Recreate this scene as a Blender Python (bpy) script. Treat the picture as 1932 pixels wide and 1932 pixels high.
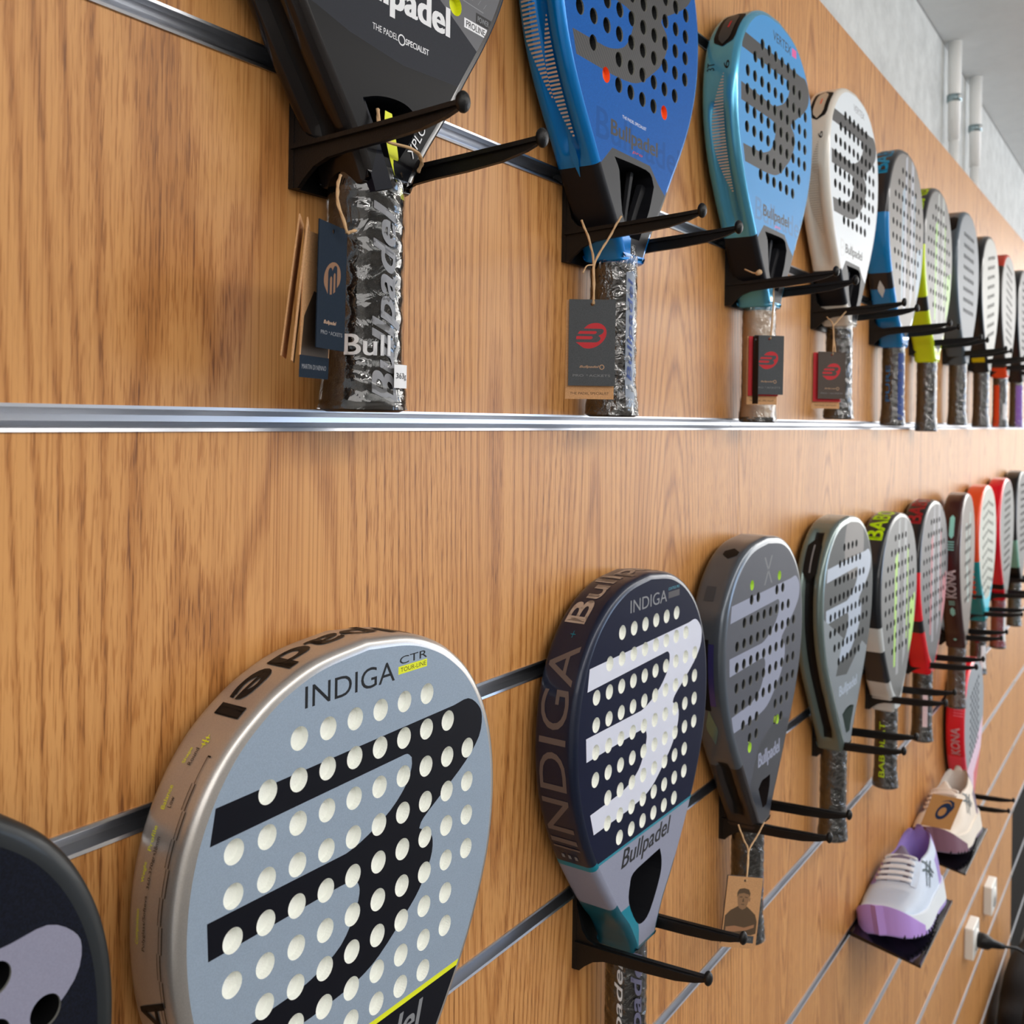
import bpy, bmesh, math, random
from mathutils import Vector, Matrix
from mathutils.geometry import delaunay_2d_cdt
random.seed(7)
for o in list(bpy.data.objects): bpy.data.objects.remove(o)
SC = bpy.context.scene
COL = SC.collection
PI = math.pi

# ------------------------------------------------------------------ camera
F = 1880.0; CX = 966.0; CY = 789.0; RHO = .015; D0 = .4255
AZ = math.atan(1264 / F)
fw = Vector((math.cos(AZ), math.sin(AZ), 0)); rt = Vector((math.sin(AZ), -math.cos(AZ), 0)); up = Vector((0, 0, 1))
cr = rt * math.cos(RHO) + up * math.sin(RHO)
cu = up * math.cos(RHO) - rt * math.sin(RHO)
CAM = Vector((0, -D0, 0))
cd = bpy.data.cameras.new('camera'); cam = bpy.data.objects.new('camera', cd); COL.objects.link(cam)
cam.matrix_world = Matrix(((cr.x, cu.x, -fw.x, CAM.x), (cr.y, cu.y, -fw.y, CAM.y), (cr.z, cu.z, -fw.z, CAM.z), (0, 0, 0, 1)))
cd.sensor_width = 36; cd.lens = F / 1932 * 36; cd.shift_y = (CY - 966) / 1932; cd.clip_start = .01; cd.clip_end = 60
cd.dof.use_dof = True; cd.dof.focus_distance = .64; cd.dof.aperture_fstop = 15.0
SC.camera = cam

def P(x, y, out):
    """point on the plane `out` metres in front of the slat wall seen at pixel x, y"""
    d = fw + cr * (x - CX) / F - cu * (y - CY) / F
    return CAM + d * ((D0 - out) / d.y)

# ------------------------------------------------------------------ world, lights, exposure
w = bpy.data.worlds.new('world'); SC.world = w; w.use_nodes = True
w.node_tree.nodes['Background'].inputs[0].default_value = (.62, .78, 1, 1)
w.node_tree.nodes['Background'].inputs[1].default_value = 3.0
SC.view_settings.view_transform = 'Standard'; SC.view_settings.look = 'None'
SC.view_settings.gamma = 1; SC.view_settings.use_curve_mapping = False
SC.view_settings.exposure = -.40
def area(name, loc, rot, sx, sy, power, col=(1, .97, .93)):
    l = bpy.data.lights.new(name, 'AREA'); l.shape = 'RECTANGLE'; l.size = sx; l.size_y = sy; l.energy = power; l.color = col
    o = bpy.data.objects.new(name, l); COL.objects.link(o); o.location = loc; o.rotation_euler = rot
    return o
area('ceiling_panel_light', (6.3, -2.1, .91), (0, math.radians(14), 0), 3.0, 3.2, 190)
area('ceiling_panel_light', (-1.0, -2.0, .91), (0, math.radians(-10), 0), 2.2, 2.6, 62)
area('added_strip_light', (1.4, -1.35, .90), (math.radians(20), 0, 0), 4.4, .07, 30)  # this strip and the next are added, for sharp highlights on the handle film
area('added_strip_light', (5.6, -1.35, .90), (math.radians(20), 0, 0), 3.6, .07, 30)
area('far_room_light', (7.9, -2.6, -.2), (0, math.radians(90), 0), 1.9, 4.0, 85)
area('added_uplight', (3.4, -2.2, .35), (PI, 0, 0), 8.0, .4, 130)  # unseen lamp facing up, added to brighten the ceiling
area('window_daylight', (6.3, -5.0, -.15), (PI / 2, 0, 0), 2.2, 1.6, 60, (.45, .66, 1))

# ------------------------------------------------------------------ helpers
def tag(o, label=None, cat=None, group=None, kind=None):
    if label: o['label'] = label
    if cat: o['category'] = cat
    if group: o['group'] = group
    if kind: o['kind'] = kind
    return o
def empty(name, loc=(0, 0, 0), parent=None, rot=(0, 0, 0)):
    o = bpy.data.objects.new(name, None); COL.objects.link(o); o.location = loc; o.rotation_euler = rot
    o.empty_display_size = .02
    if parent: o.parent = parent
    return o
def mesh(name, verts, faces, mats, parent=None, mi=None, smooth=False, label=None, loc=None):
    me = bpy.data.meshes.new(name); me.from_pydata([tuple(v) for v in verts], [], faces)
    for m in (mats if isinstance(mats, (list, tuple)) else [mats]): me.materials.append(m)
    if mi: me.polygons.foreach_set('material_index', mi)
    me.polygons.foreach_set('use_smooth', [smooth] * len(me.polygons))
    me.validate(); me.update()
    o = bpy.data.objects.new(name, me); COL.objects.link(o)
    if parent: o.parent = parent
    if loc: o.location = loc
    if label: o['label'] = label
    return o
def bmobj(name, bm, mats, parent=None, smooth=False, label=None):
    me = bpy.data.meshes.new(name); bm.to_mesh(me); bm.free()
    for m in (mats if isinstance(mats, (list, tuple)) else [mats]): me.materials.append(m)
    me.polygons.foreach_set('use_smooth', [smooth] * len(me.polygons)); me.update()
    o = bpy.data.objects.new(name, me); COL.objects.link(o)
    if parent: o.parent = parent
    if label: o['label'] = label
    return o
def box(name, lo, hi, m, parent=None, bev=0, label=None):
    bm = bmesh.new(); bmesh.ops.create_cube(bm, size=1)
    lo = Vector(lo); hi = Vector(hi)
    for v in bm.verts:
        v.co = Vector([(lo[i] + hi[i]) / 2 + v.co[i] * (hi[i] - lo[i]) for i in range(3)])
    if bev: bmesh.ops.bevel(bm, geom=bm.edges[:], offset=bev, segments=2, affect='EDGES', profile=.5)
    return bmobj(name, bm, m, parent, label=label)
def prism(name, prof, a0, a1, axis, m, parent=None, smooth=False, label=None, caps=True):
    """closed 2D profile swept along an axis: 'x' -> (y,z) profile, 'y' -> (x,z) profile, 'z' -> (x,y)"""
    f = {'x': lambda p, a: (a, p[0], p[1]), 'y': lambda p, a: (p[0], a, p[1]), 'z': lambda p, a: (p[0], p[1], a)}[axis]
    n = len(prof); v = [f(p, a0) for p in prof] + [f(p, a1) for p in prof]
    fc = [(i, (i + 1) % n, n + (i + 1) % n, n + i) for i in range(n)]
    if caps: fc += [tuple(range(n))[::-1], tuple(range(n, 2 * n))]
    return mesh(name, v, fc, m, parent, smooth=smooth, label=label)
def catmull(pts, n=6, closed=False):
    out = []; N = len(pts); V = [Vector(p) for p in pts]
    rng = range(N) if closed else range(N - 1)
    for i in rng:
        p1 = V[i]; p2 = V[(i + 1) % N]
        p0 = V[(i - 1) % N] if (closed or i > 0) else p1 * 2 - p2
        p3 = V[(i + 2) % N] if (closed or i < N - 2) else p2 * 2 - p1
        for k in range(n):
            t = k / n
            out.append(.5 * ((2 * p1) + (p2 - p0) * t + (2 * p0 - 5 * p1 + 4 * p2 - p3) * t * t + (3 * p1 - p0 - 3 * p2 + p3) * t ** 3))
    if not closed: out.append(V[-1])
    return out
def tube(name, pts, r, m, parent=None, seg=8, smooth=True, label=None, cap=True):
    """round tube through points; r a number or list"""
    pts = [Vector(p) for p in pts]; n = len(pts); v = []; fc = []
    R = r if isinstance(r, (list, tuple)) else [r] * n
    t0 = (pts[1] - pts[0]).normalized(); a = t0.orthogonal().normalized()
    for i, p in enumerate(pts):
        t = (pts[min(i + 1, n - 1)] - pts[max(i - 1, 0)]).normalized()
        a = (a - t * a.dot(t)).normalized(); b = t.cross(a)
        for k in range(seg):
            q = 2 * PI * k / seg; v.append(p + (a * math.cos(q) + b * math.sin(q)) * R[i])
    for i in range(n - 1):
        for k in range(seg):
            fc.append((i * seg + k, i * seg + (k + 1) % seg, (i + 1) * seg + (k + 1) % seg, (i + 1) * seg + k))
    if cap: fc += [tuple(range(seg))[::-1], tuple(range((n - 1) * seg, n * seg))]
    return mesh(name, v, fc, m, parent, smooth=smooth, label=label)

# ------------------------------------------------------------------ materials
def srgb(r, g, b):
    f = lambda c: ((c / 255 + .055) / 1.055) ** 2.4 if c > 10 else c / 255 / 12.92
    return (f(r), f(g), f(b), 1)
def newmat(name):
    m = bpy.data.materials.new(name); m.use_nodes = True
    nt = m.node_tree; return m, nt, nt.nodes['Principled BSDF']
_mc = {}
def mat(name, rgb, rough=.5, metal=0, coat=0, speck=0, bump=0, bscale=300, aniso=0, spec=.28):
    if name in _mc: return _mc[name]
    m, nt, b = newmat(name); c = srgb(*rgb)
    b.inputs['Base Color'].default_value = c; b.inputs['Roughness'].default_value = rough
    b.inputs['Metallic'].default_value = metal; b.inputs['Coat Weight'].default_value = coat
    b.inputs['Specular IOR Level'].default_value = spec
    b.inputs['Coat Roughness'].default_value = .08
    tc = nt.nodes.new('ShaderNodeTexCoord')
    if speck:
        nz = nt.nodes.new('ShaderNodeTexNoise'); nz.inputs['Scale'].default_value = 1400; nz.inputs['Detail'].default_value = 2
        nt.links.new(tc.outputs['Object'], nz.inputs['Vector'])
        rp = nt.nodes.new('ShaderNodeMapRange'); rp.inputs[1].default_value = .35; rp.inputs[2].default_value = .7
        rp.inputs[3].default_value = 1 - speck; rp.inputs[4].default_value = 1 + speck
        nt.links.new(nz.outputs['Fac'], rp.inputs[0])
        mx = nt.nodes.new('ShaderNodeVectorMath'); mx.operation = 'SCALE'; mx.inputs[0].default_value = c[:3]
        nt.links.new(rp.outputs[0], mx.inputs['Scale']); nt.links.new(mx.outputs[0], b.inputs['Base Color'])
    if bump:
        nz = nt.nodes.new('ShaderNodeTexNoise'); nz.inputs['Scale'].default_value = bscale; nz.inputs['Detail'].default_value = 3
        nt.links.new(tc.outputs['Object'], nz.inputs['Vector'])
        bp = nt.nodes.new('ShaderNodeBump'); bp.inputs['Strength'].default_value = bump; bp.inputs['Distance'].default_value = .001
        nt.links.new(nz.outputs['Fac'], bp.inputs['Height']); nt.links.new(bp.outputs[0], b.inputs['Normal'])
    _mc[name] = m; return m

def wood_material():
    m, nt, b = newmat('oak_laminate'); N = nt.nodes.new; L = nt.links.new
    tc = N('ShaderNodeTexCoord')
    def mapped(sx, sy, sz, loc=(0, 0, 0)):
        mp = N('ShaderNodeMapping'); mp.inputs['Scale'].default_value = (sx, sy, sz); mp.inputs['Location'].default_value = loc
        L(tc.outputs['Object'], mp.inputs['Vector']); return mp.outputs[0]
    def noise(vec, scale, detail=2, rough=.5, dist=0):
        n = N('ShaderNodeTexNoise'); n.inputs['Scale'].default_value = scale; n.inputs['Detail'].default_value = detail
        n.inputs['Roughness'].default_value = rough; n.inputs['Distortion'].default_value = dist; L(vec, n.inputs['Vector']); return n.outputs['Fac']
    def mth(op, a, b_=None, c=None):
        n = N('ShaderNodeMath'); n.operation = op
        for i, s in enumerate((a, b_, c)):
            if s is None: continue
            if isinstance(s, (int, float)): n.inputs[i].default_value = s
            else: L(s, n.inputs[i])
        return n.outputs[0]
    def rng(a, lo, hi, o0=0., o1=1.):
        n = N('ShaderNodeMapRange'); n.inputs[1].default_value = lo; n.inputs[2].default_value = hi; n.inputs[3].default_value = o0; n.inputs[4].default_value = o1
        L(a, n.inputs[0]); return n.outputs[0]
    # growth rings: contour lines of a tall smooth field, a few millimetres apart
    field = noise(mapped(3.6, 3.6, .34, (3.1, 0, 1.7)), 1.0, 1.2, .4)
    wob = noise(mapped(90, 90, 10), 1.0, 2, .5)
    ph = mth('ADD', mth('MULTIPLY', field, 92), mth('MULTIPLY', wob, .7))
    tri = mth('ABSOLUTE', mth('SUBTRACT', mth('FRACT', ph), .5))
    ring = rng(tri, .24, .50)
    # straight fine lines, broken pore dashes, broad tone bands
    st = noise(mapped(520, 520, 2.2), 1.0, 2, .55)
    fine = rng(st, .49, .62)
    dash = rng(noise(mapped(720, 720, 40, (1, 0, 9)), 1.0, 2, .6), .50, .62)
    zone = rng(noise(mapped(9, 9, 1.0, (7, 0, 4)), 1.0, 1), .40, .60)
    line_ = mth('ADD', mth('MULTIPLY', fine, mth('SUBTRACT', 1.0, mth('MULTIPLY', zone, .75))), mth('MULTIPLY', dash, zone))
    band = noise(mapped(38, 38, .8, (5, 0, 2)), 1.0, 3, .6)
    broad = noise(mapped(6, 6, 1.2, (2, 0, 8)), 1.0, 2, .5)
    v = mth('ADD', mth('MULTIPLY', ring, mth('MULTIPLY_ADD', dash, .22, .34)), mth('MULTIPLY', line_, .34))
    v = mth('ADD', v, mth('MULTIPLY', mth('SUBTRACT', band, .5), .55))
    v = mth('ADD', v, mth('MULTIPLY', mth('SUBTRACT', broad, .5), .35))
    ramp = N('ShaderNodeValToRGB'); L(v, ramp.inputs[0])
    e = ramp.color_ramp.elements
    e[0].position = .0; e[0].color = srgb(212, 154, 92)
    e[1].position = .95; e[1].color = srgb(122, 74, 36)
    k = ramp.color_ramp.elements.new(.38); k.color = srgb(180, 120, 63)
    L(ramp.outputs[0], b.inputs['Base Color'])
    b.inputs['Roughness'].default_value = .42; b.inputs['Specular IOR Level'].default_value = .36
    bp = N('ShaderNodeBump'); bp.inputs['Strength'].default_value = .25; bp.inputs['Distance'].default_value = .0004
    L(mth('MULTIPLY', v, -1), bp.inputs['Height']); L(bp.outputs[0], b.inputs['Normal'])
    return m
WOOD = wood_material()
def concrete_material(name, rgb, amt):
    m, nt, b = newmat(name); N = nt.nodes.new; L = nt.links.new
    tc = N('ShaderNodeTexCoord'); n1 = N('ShaderNodeTexNoise'); n1.inputs['Scale'].default_value = 16; n1.inputs['Detail'].default_value = 8; n1.inputs['Roughness'].default_value = .72
    L(tc.outputs['Object'], n1.inputs['Vector'])
    rp = N('ShaderNodeValToRGB'); L(n1.outputs['Fac'], rp.inputs[0])
    e = rp.color_ramp.elements; e[0].position = .32; e[1].position = .66
    e[0].color = srgb(*[c * (1 - amt) for c in rgb]); e[1].color = srgb(*rgb)
    L(rp.outputs[0], b.inputs['Base Color']); b.inputs['Roughness'].default_value = .85
    return m
CONC = concrete_material('bare_concrete', (220, 223, 222), .13)
CEIL = concrete_material('ceiling_paint', (226, 228, 228), .03)
PLASTER = mat('white_plaster', (215, 213, 208), .8)
ALU = mat('brushed_aluminium', (204, 206, 211), .34, 1)
BLKP = mat('black_plastic', (13, 13, 14), .42, spec=.35, bump=.25, bscale=900)
BLKD = mat('deep_black', (6, 6, 8), .6)
WHTP = mat('white_pipe_plastic', (252, 252, 250), .35)
FOAMW = mat('white_foam', (246, 248, 242), .9, bump=.5, bscale=900)
FOAMK = mat('dark_foam', (44, 46, 48), .8, bump=.3, bscale=900)
FOAMG = mat('grey_foam_rim', (120, 120, 115), .8)
STRING = mat('jute_string', (200, 165, 125), .9)
KRAFT = mat('kraft_card', (206, 158, 112), .8, speck=.12)
SLATE = mat('slate_card', (78, 82, 86), .7, speck=.12)
NAVYC = mat('navy_card', (26, 38, 52), .8, speck=.1, spec=.1)
REDP = mat('red_print', (196, 48, 56), .6)
GOLD = mat('tan_print', (186, 150, 118), .6)
GREYP = mat('grey_print', (130, 132, 136), .6)
WHITEP = mat('white_print', (232, 233, 236), .5)
BLACKP = mat('black_print', (14, 15, 18), .5)
def film_material(name, st_, ds_, sc_, base_):
    m, nt, b = newmat(name); N = nt.nodes.new; L = nt.links.new
    out = nt.nodes['Material Output']; nt.nodes.remove(b)
    tr = N('ShaderNodeBsdfTransparent'); tr.inputs[0].default_value = (.93, .93, .92, 1)
    gl = N('ShaderNodeBsdfGlossy'); gl.inputs['Roughness'].default_value = .07; gl.inputs[0].default_value = (1, 1, 1, 1)
    fr = N('ShaderNodeFresnel'); fr.inputs[0].default_value = 1.5
    mx = N('ShaderNodeMixShader'); tc = N('ShaderNodeTexCoord'); mp = N('ShaderNodeMapping'); mp.inputs['Scale'].default_value = (sc_,) * 3
    L(tc.outputs['Object'], mp.inputs[0]); n = N('ShaderNodeTexNoise'); n.inputs['Scale'].default_value = 1; n.inputs['Detail'].default_value = 3; n.inputs['Distortion'].default_value = 1.2
    L(mp.outputs[0], n.inputs['Vector']); bp = N('ShaderNodeBump'); bp.inputs['Strength'].default_value = st_; bp.inputs['Distance'].default_value = ds_
    L(n.outputs['Fac'], bp.inputs['Height']); L(bp.outputs[0], gl.inputs['Normal']); L(bp.outputs[0], fr.inputs['Normal'])
    ad = N('ShaderNodeMath'); ad.operation = 'MULTIPLY_ADD'; ad.inputs[1].default_value = .9; ad.inputs[2].default_value = base_; L(fr.outputs[0], ad.inputs[0])
    L(ad.outputs[0], mx.inputs[0]); L(tr.outputs[0], mx.inputs[1]); L(gl.outputs[0], mx.inputs[2]); L(mx.outputs[0], out.inputs[0])
    return m
FILM = film_material('clear_shrink_film', .5, .0025, 60, .05)
FILMC = film_material('crinkled_clear_film', .85, .005, 75, .10)
def weave_material(name, c1, c2, scale):
    m, nt, b = newmat(name); N = nt.nodes.new; L = nt.links.new
    tc = N('ShaderNodeTexCoord'); wv = N('ShaderNodeTexWave'); wv.wave_type = 'BANDS'; wv.bands_direction = 'DIAGONAL'
    wv.inputs['Scale'].default_value = scale; L(tc.outputs['Object'], wv.inputs[0])
    rp = N('ShaderNodeValToRGB'); rp.color_ramp.elements[0].color = srgb(*c1); rp.color_ramp.elements[1].color = srgb(*c2)
    L(wv.outputs['Fac'], rp.inputs[0]); L(rp.outputs[0], b.inputs['Base Color']); b.inputs['Roughness'].default_value = .5; b.inputs['Specular IOR Level'].default_value = .25
    return m
CARBON = weave_material('carbon_weave', (48, 48, 50), (68, 67, 67), 130)

# ------------------------------------------------------------------ lettering
_tc = {}
def glyph_mesh(s, bold=0, shear=0, spacing=1):
    key = (s, bold, shear, spacing)
    if key in _tc: return _tc[key]
    cu_ = bpy.data.curves.new('lettering', 'FONT'); cu_.body = s; cu_.size = 1; cu_.shear = shear
    cu_.resolution_u = 4; cu_.space_character = spacing; cu_.fill_mode = 'FRONT'
    o = bpy.data.objects.new('lettering', cu_); COL.objects.link(o)
    dg = bpy.context.evaluated_depsgraph_get(); me = o.evaluated_get(dg).to_mesh()
    vs = [v.co.copy() for v in me.vertices]; fs = [tuple(p.vertices) for p in me.polygons]
    o.evaluated_get(dg).to_mesh_clear(); bpy.data.objects.remove(o); bpy.data.curves.remove(cu_)
    x0 = min(v.x for v in vs); x1 = max(v.x for v in vs); y0 = min(v.y for v in vs); y1 = max(v.y for v in vs)
    _tc[key] = (vs, fs, x0, x1, y0, y1); return _tc[key]
class Bold(list):
    """several slightly shifted copies of a word whose union reads as heavy type"""
def text_loops(s, x0, x1, z0, z1, bold=0, shear=0):
    """glyph contours fitted into a 2D box"""
    if bold > .015:
        d = (z1 - z0) * bold * .8; e = d * .3
        return Bold([text_loops(s, x0 + d, x1 - d, z0 + e, z1 - e, 0, shear) if (i == j == 0) else [[(x + i * d, z + j * e) for x, z in l] for l in text_loops(s, x0 + d, x1 - d, z0 + e, z1 - e, 0, shear)]
                     for i, j in ((0, 0), (-1, -1), (1, -1), (-1, 1), (1, 1), (-1, 0), (1, 0))])
    vs, fs, a0, a1, b0, b1 = glyph_mesh(s, 0, shear)
    bm = bmesh.new(); bv = [bm.verts.new(v) for v in vs]
    for f in fs:
        try: bm.faces.new([bv[i] for i in f])
        except ValueError: pass
    bmesh.ops.remove_doubles(bm, verts=bm.verts, dist=1e-5)
    nb = {}
    for e in bm.edges:
        if len(e.link_faces) == 1:
            l = e.link_loops[0]; nb.setdefault(l.vert.index if False else l.vert, []).append(l.link_loop_next.vert)
    loops = []
    while nb:
        st = next(iter(nb)); cur = st; lp = []
        while cur in nb:
            lp.append(cur); nx = nb[cur].pop()
            if not nb[cur]: del nb[cur]
            cur = nx
            if cur == st: break
        if len(lp) > 2:
            loops.append([(x0 + (v.co.x - a0) / (a1 - a0) * (x1 - x0), z0 + (v.co.y - b0) / (b1 - b0) * (z1 - z0)) for v in lp])
    bm.free(); return loops
def text_on(name, s, fn, w_, h_, m, parent, bold=0, shear=0, cut=0, label=None):
    """lettering of width w_, height h_, each vertex put in place by fn(u, v)"""
    vs, fs, a0, a1, b0, b1 = glyph_mesh(s, 0, shear)
    bm = bmesh.new(); d = h_ * bold * .8; e = d * .3
    for q, (i_, j_) in enumerate(((0, 0), (-1, -1), (1, -1), (-1, 1), (1, 1), (-1, 0), (1, 0)) if bold > .015 else ((0, 0),)):
        bv = [bm.verts.new((d + i_ * d + (v.x - a0) / (a1 - a0) * (w_ - 2 * d), e + j_ * e + (v.y - b0) / (b1 - b0) * (h_ - 2 * e), 0)) for v in vs]
        for f in fs:
            try: bm.faces.new([bv[i] for i in f])
            except ValueError: pass
    if cut:
        k = cut
        while k < max(w_, h_):
            if k < w_: bmesh.ops.bisect_plane(bm, geom=bm.verts[:] + bm.edges[:] + bm.faces[:], plane_co=(k, 0, 0), plane_no=(1, 0, 0))
            if k < h_: bmesh.ops.bisect_plane(bm, geom=bm.verts[:] + bm.edges[:] + bm.faces[:], plane_co=(0, k, 0), plane_no=(0, 1, 0))
            k += cut
    for v in bm.verts: v.co = fn(v.co.x, v.co.y)
    return bmobj(name, bm, m, parent, label=label)

# ------------------------------------------------------------------ setting
XL, XR = -1.6, 6.2
wall = box('wall_back', (XL, .075, -1.78), (8.2, .12, .94), CONC); wall['kind'] = 'structure'
ceil = box('ceiling', (-2.2, -5.2, .943), (8.2, .12, .98), CEIL); ceil['kind'] = 'structure'
flo = box('floor', (-2.2, -5.2, -1.83), (8.2, .12, -1.78), mat('floor_screed', (104, 101, 97), .35, speck=.05)); flo['kind'] = 'structure'
wr = box('wall_right', (8.2, -5.2, -1.78), (8.25, .12, .943), PLASTER); wr['kind'] = 'structure'
wl = box('wall_left', (-2.25, -5.2, -1.78), (-2.2, .12, .943), PLASTER); wl['kind'] = 'structure'
# opposite wall with a large window
wf = empty('wall_front', (0, -5.2, 0)); wf['kind'] = 'structure'
for lo, hi in (((-2.2, 0, -1.78), (5.1, -.1, .943)), ((7.5, 0, -1.78), (8.2, -.1, .943)), ((5.1, 0, -1.78), (7.5, -.1, -1.0)), ((5.1, 0, .7), (7.5, -.1, .943))):
    box('panel', lo, hi, PLASTER, wf)
wn = empty('window_1', (5.1, -5.2, -1.0)); wn['kind'] = 'structure'
FR = mat('window_frame_grey', (70, 72, 75), .5)
for x in (0, .78, 1.56, 2.34): box('mullion', (x, -.08, 0), (x + .06, -.02, 1.7), FR, wn)
box('sill', (-.02, -.1, -.03), (2.42, .05, 0), FR, wn)

# slat wall: boards between recessed aluminium rails, butted at x = 1.105 and 3.47
slat = empty('wall_slats', (0, 0, -1.78)); slat['kind'] = 'structure'
RZ = [.4, .198, -.003, -.2008, -.401, -.601, -.801, -1.001, -1.201, -1.401, -1.601]
RH = .0052                                                  # half height of a rail mouth
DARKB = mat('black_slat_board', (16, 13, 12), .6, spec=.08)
tops = [.588] + [z - RH for z in RZ]; bots = [z + RH for z in RZ] + [-1.72]
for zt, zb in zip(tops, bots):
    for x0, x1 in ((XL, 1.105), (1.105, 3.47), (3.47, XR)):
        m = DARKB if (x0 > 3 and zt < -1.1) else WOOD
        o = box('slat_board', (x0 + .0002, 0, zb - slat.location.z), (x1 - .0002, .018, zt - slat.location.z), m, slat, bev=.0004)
    # shallow backing behind the boards, as the carcass the rails sit in
box('backing_board', (XL, .03, .06), (XR, .04, 2.36), mat('backing_brown', (90, 66, 45), .8), slat)
h = RH; prof = [(-.0012, h + .0012), (-.0012, h - .0004), (.004, h - .0010), (.0085, h - .0028), (.0112, .0018), (.0112, -.0014), (.0085, -.0036), (.004, -h + .0012), (-.0008, -h + .0006), (-.0012, -h - .0012),
     (.0, -h - .0012), (.0, -h - .0002), (.0125, -h - .0002), (.014, 0), (.0125, h + .0002), (.0, h + .0002), (.0, h + .0012)]
for z in RZ:
    for x0, x1 in ((XL, 1.105), (1.1065, 3.47), (3.4715, XR)):
        prism('aluminium_rail', [(p[0], p[1] + z - slat.location.z) for p in prof], x0, x1, 'x', ALU, slat)

for z in RZ:                                                # little bright ends of the rails at the board joint
    box('rail_end', (3.4702, -.003, z - .004 - slat.location.z), (3.4714, .004, z + .004 - slat.location.z), WHTP, slat)
# conduits above the panel
for i, (px, py, lab) in enumerate(((1806, 92, 'left of the two white pipes on the concrete wall'), (1845, 150, 'right of the two white pipes on the concrete wall'))):
    p = P(px, py, -.045); e = empty('wall_pipe', (p.x, .05, .40)); tag(e, lab, 'pipe')
    rr = .0135
    tube('pipe', [(0, 0, 0), (0, 0, .30)], rr * .86, WHTP, e, seg=20)
    tube('sleeve', [(0, 0, .30), (0, 0, .45), (0, 0, .543)], [rr * 1.0, rr * 1.15, rr * 1.2], WHTP, e, seg=20)
    tube('clamp', [(0, 0, .395), (0, 0, .412)], rr * 1.3, mat('clamp_zinc', (165, 185, 190), .3, .8), e, seg=20)
    tube('screw', [(-rr, -.012, .404), (-rr, -.018, .404)], .004, WHTP, e, seg=10)

# ------------------------------------------------------------------ rackets
K = .00103                                                  # design millimetres -> metres
HALF = [(0, 0), (4, 36), (12, 61), (22, 79), (36, 96), (55, 110), (78, 120), (104, 125), (132, 125), (160, 120), (188, 109), (212, 96), (235, 80), (256, 64), (273, 50), (287, 36.5), (299, 28), (308, 22.5), (315, 19.5)]
HALFD = [(0, 0), (4, 40), (12, 66), (24, 86), (40, 103), (60, 116), (84, 123), (108, 125), (134, 123), (160, 116), (185, 105), (210, 90), (233, 74), (255, 59), (273, 46), (287, 35.5), (299, 27.5), (308, 22.5), (315, 19.5)]
BLOGO = [(-104, -61), (78, -55), (93, -54), (104, -61), (108, -69), (105, -81), (91, -93), (69, -105), (50, -115), (46, -120), (56, -126), (59, -132), (57, -142), (47, -156), (34, -166), (12, -180), (-6, -186), (-40, -189), (-94, -190), (-100, -173), (-52, -171), (-36, -168), (-19, -161), (-9, -149), (-5, -139), (-6, -133), (-10, -130), (-20, -129), (-107, -131), (-108, -113), (-16, -113), (1, -109), (20, -101), (33, -91), (38, -82), (38, -76), (34, -73), (27, -73), (-107, -78)]
def smooth_poly(poly, keep=()):
    """round a traced polygon a little: Catmull-Rom where neighbouring edges turn gently, corners kept"""
    out = []; n = len(poly)
    def corner(i):
        a = Vector(poly[i]) - Vector(poly[i - 1]); b = Vector(poly[(i + 1) % n]) - Vector(poly[i])
        return a.angle(b) > .9
    C = [corner(i) for i in range(n)]
    for i in range(n):
        p1 = Vector(poly[i]); p2 = Vector(poly[(i + 1) % n])
        if (p2 - p1).length > 40: out.append(tuple(p1)); continue
        p0 = p1 * 2 - p2 if C[i] or (p1 - Vector(poly[i - 1])).length > 40 and False else Vector(poly[i - 1])
        p3 = p2 * 2 - p1 if C[(i + 1) % n] else Vector(poly[(i + 2) % n])
        if (p1 - p0).length > 30: p0 = p1 + (p0 - p1).normalized() * (p2 - p1).length
        if (p3 - p2).length > 30: p3 = p2 + (p3 - p2).normalized() * (p2 - p1).length
        for k in range(3):
            t = k / 3
            q = .5 * ((2 * p1) + (p2 - p0) * t + (2 * p0 - 5 * p1 + 4 * p2 - p3) * t * t + (3 * p1 - p0 - 3 * p2 + p3) * t ** 3)
            out.append(tuple(q))
    return out
BLOGO_S = smooth_poly(BLOGO)
def shift(poly, dx, dz, s=1): return [(x * s + dx, z * s + dz) for x, z in poly]
def circ(x, z, r, n=18): return [(x + r * math.cos(2 * PI * k / n), z + r * math.sin(2 * PI * k / n)) for k in range(n)]
def rows(spec, pitch=20.6, cx=0):
    return [(cx + (k - (n - 1) / 2) * pitch, z) for z, n in spec for k in range(n)]
ROWS9 = [(-42, 6), (-63, 8), (-85, 10), (-106, 10), (-127, 10), (-148, 10), (-168, 8), (-188, 8), (-206, 6)]
def outline_pts(half, n=5):
    r = catmull([(x, -d) for d, x in half], n)
    pts = [(p.x, p.y) for p in r]
    return pts + [(-x, z) for x, z in pts[:0:-1]]               # clockwise from top seen from the front, neck gap closed
def inset(poly, d):
    n = len(poly); out = []
    for i in range(n):
        a = Vector(poly[i - 1]); b = Vector(poly[i]); c = Vector(poly[(i + 1) % n])
        t = (c - a).normalized(); nr = Vector((t.y, -t.x)); out.append((b.x + nr.x * d, b.y + nr.y * d))
    return out
def ccw(p): return p if sum(p[i - 1][0] * p[i][1] - p[i][0] * p[i - 1][1] for i in range(len(p))) > 0 else p[::-1]
def expand(layers):
    """one list of contours per print pass; remember which layer each pass belongs to"""
    ls = []; own = []
    for i, l in enumerate(layers):
        for q in (l if isinstance(l, Bold) else [l]): ls.append(q); own.append(i)
    return ls, own
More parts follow.
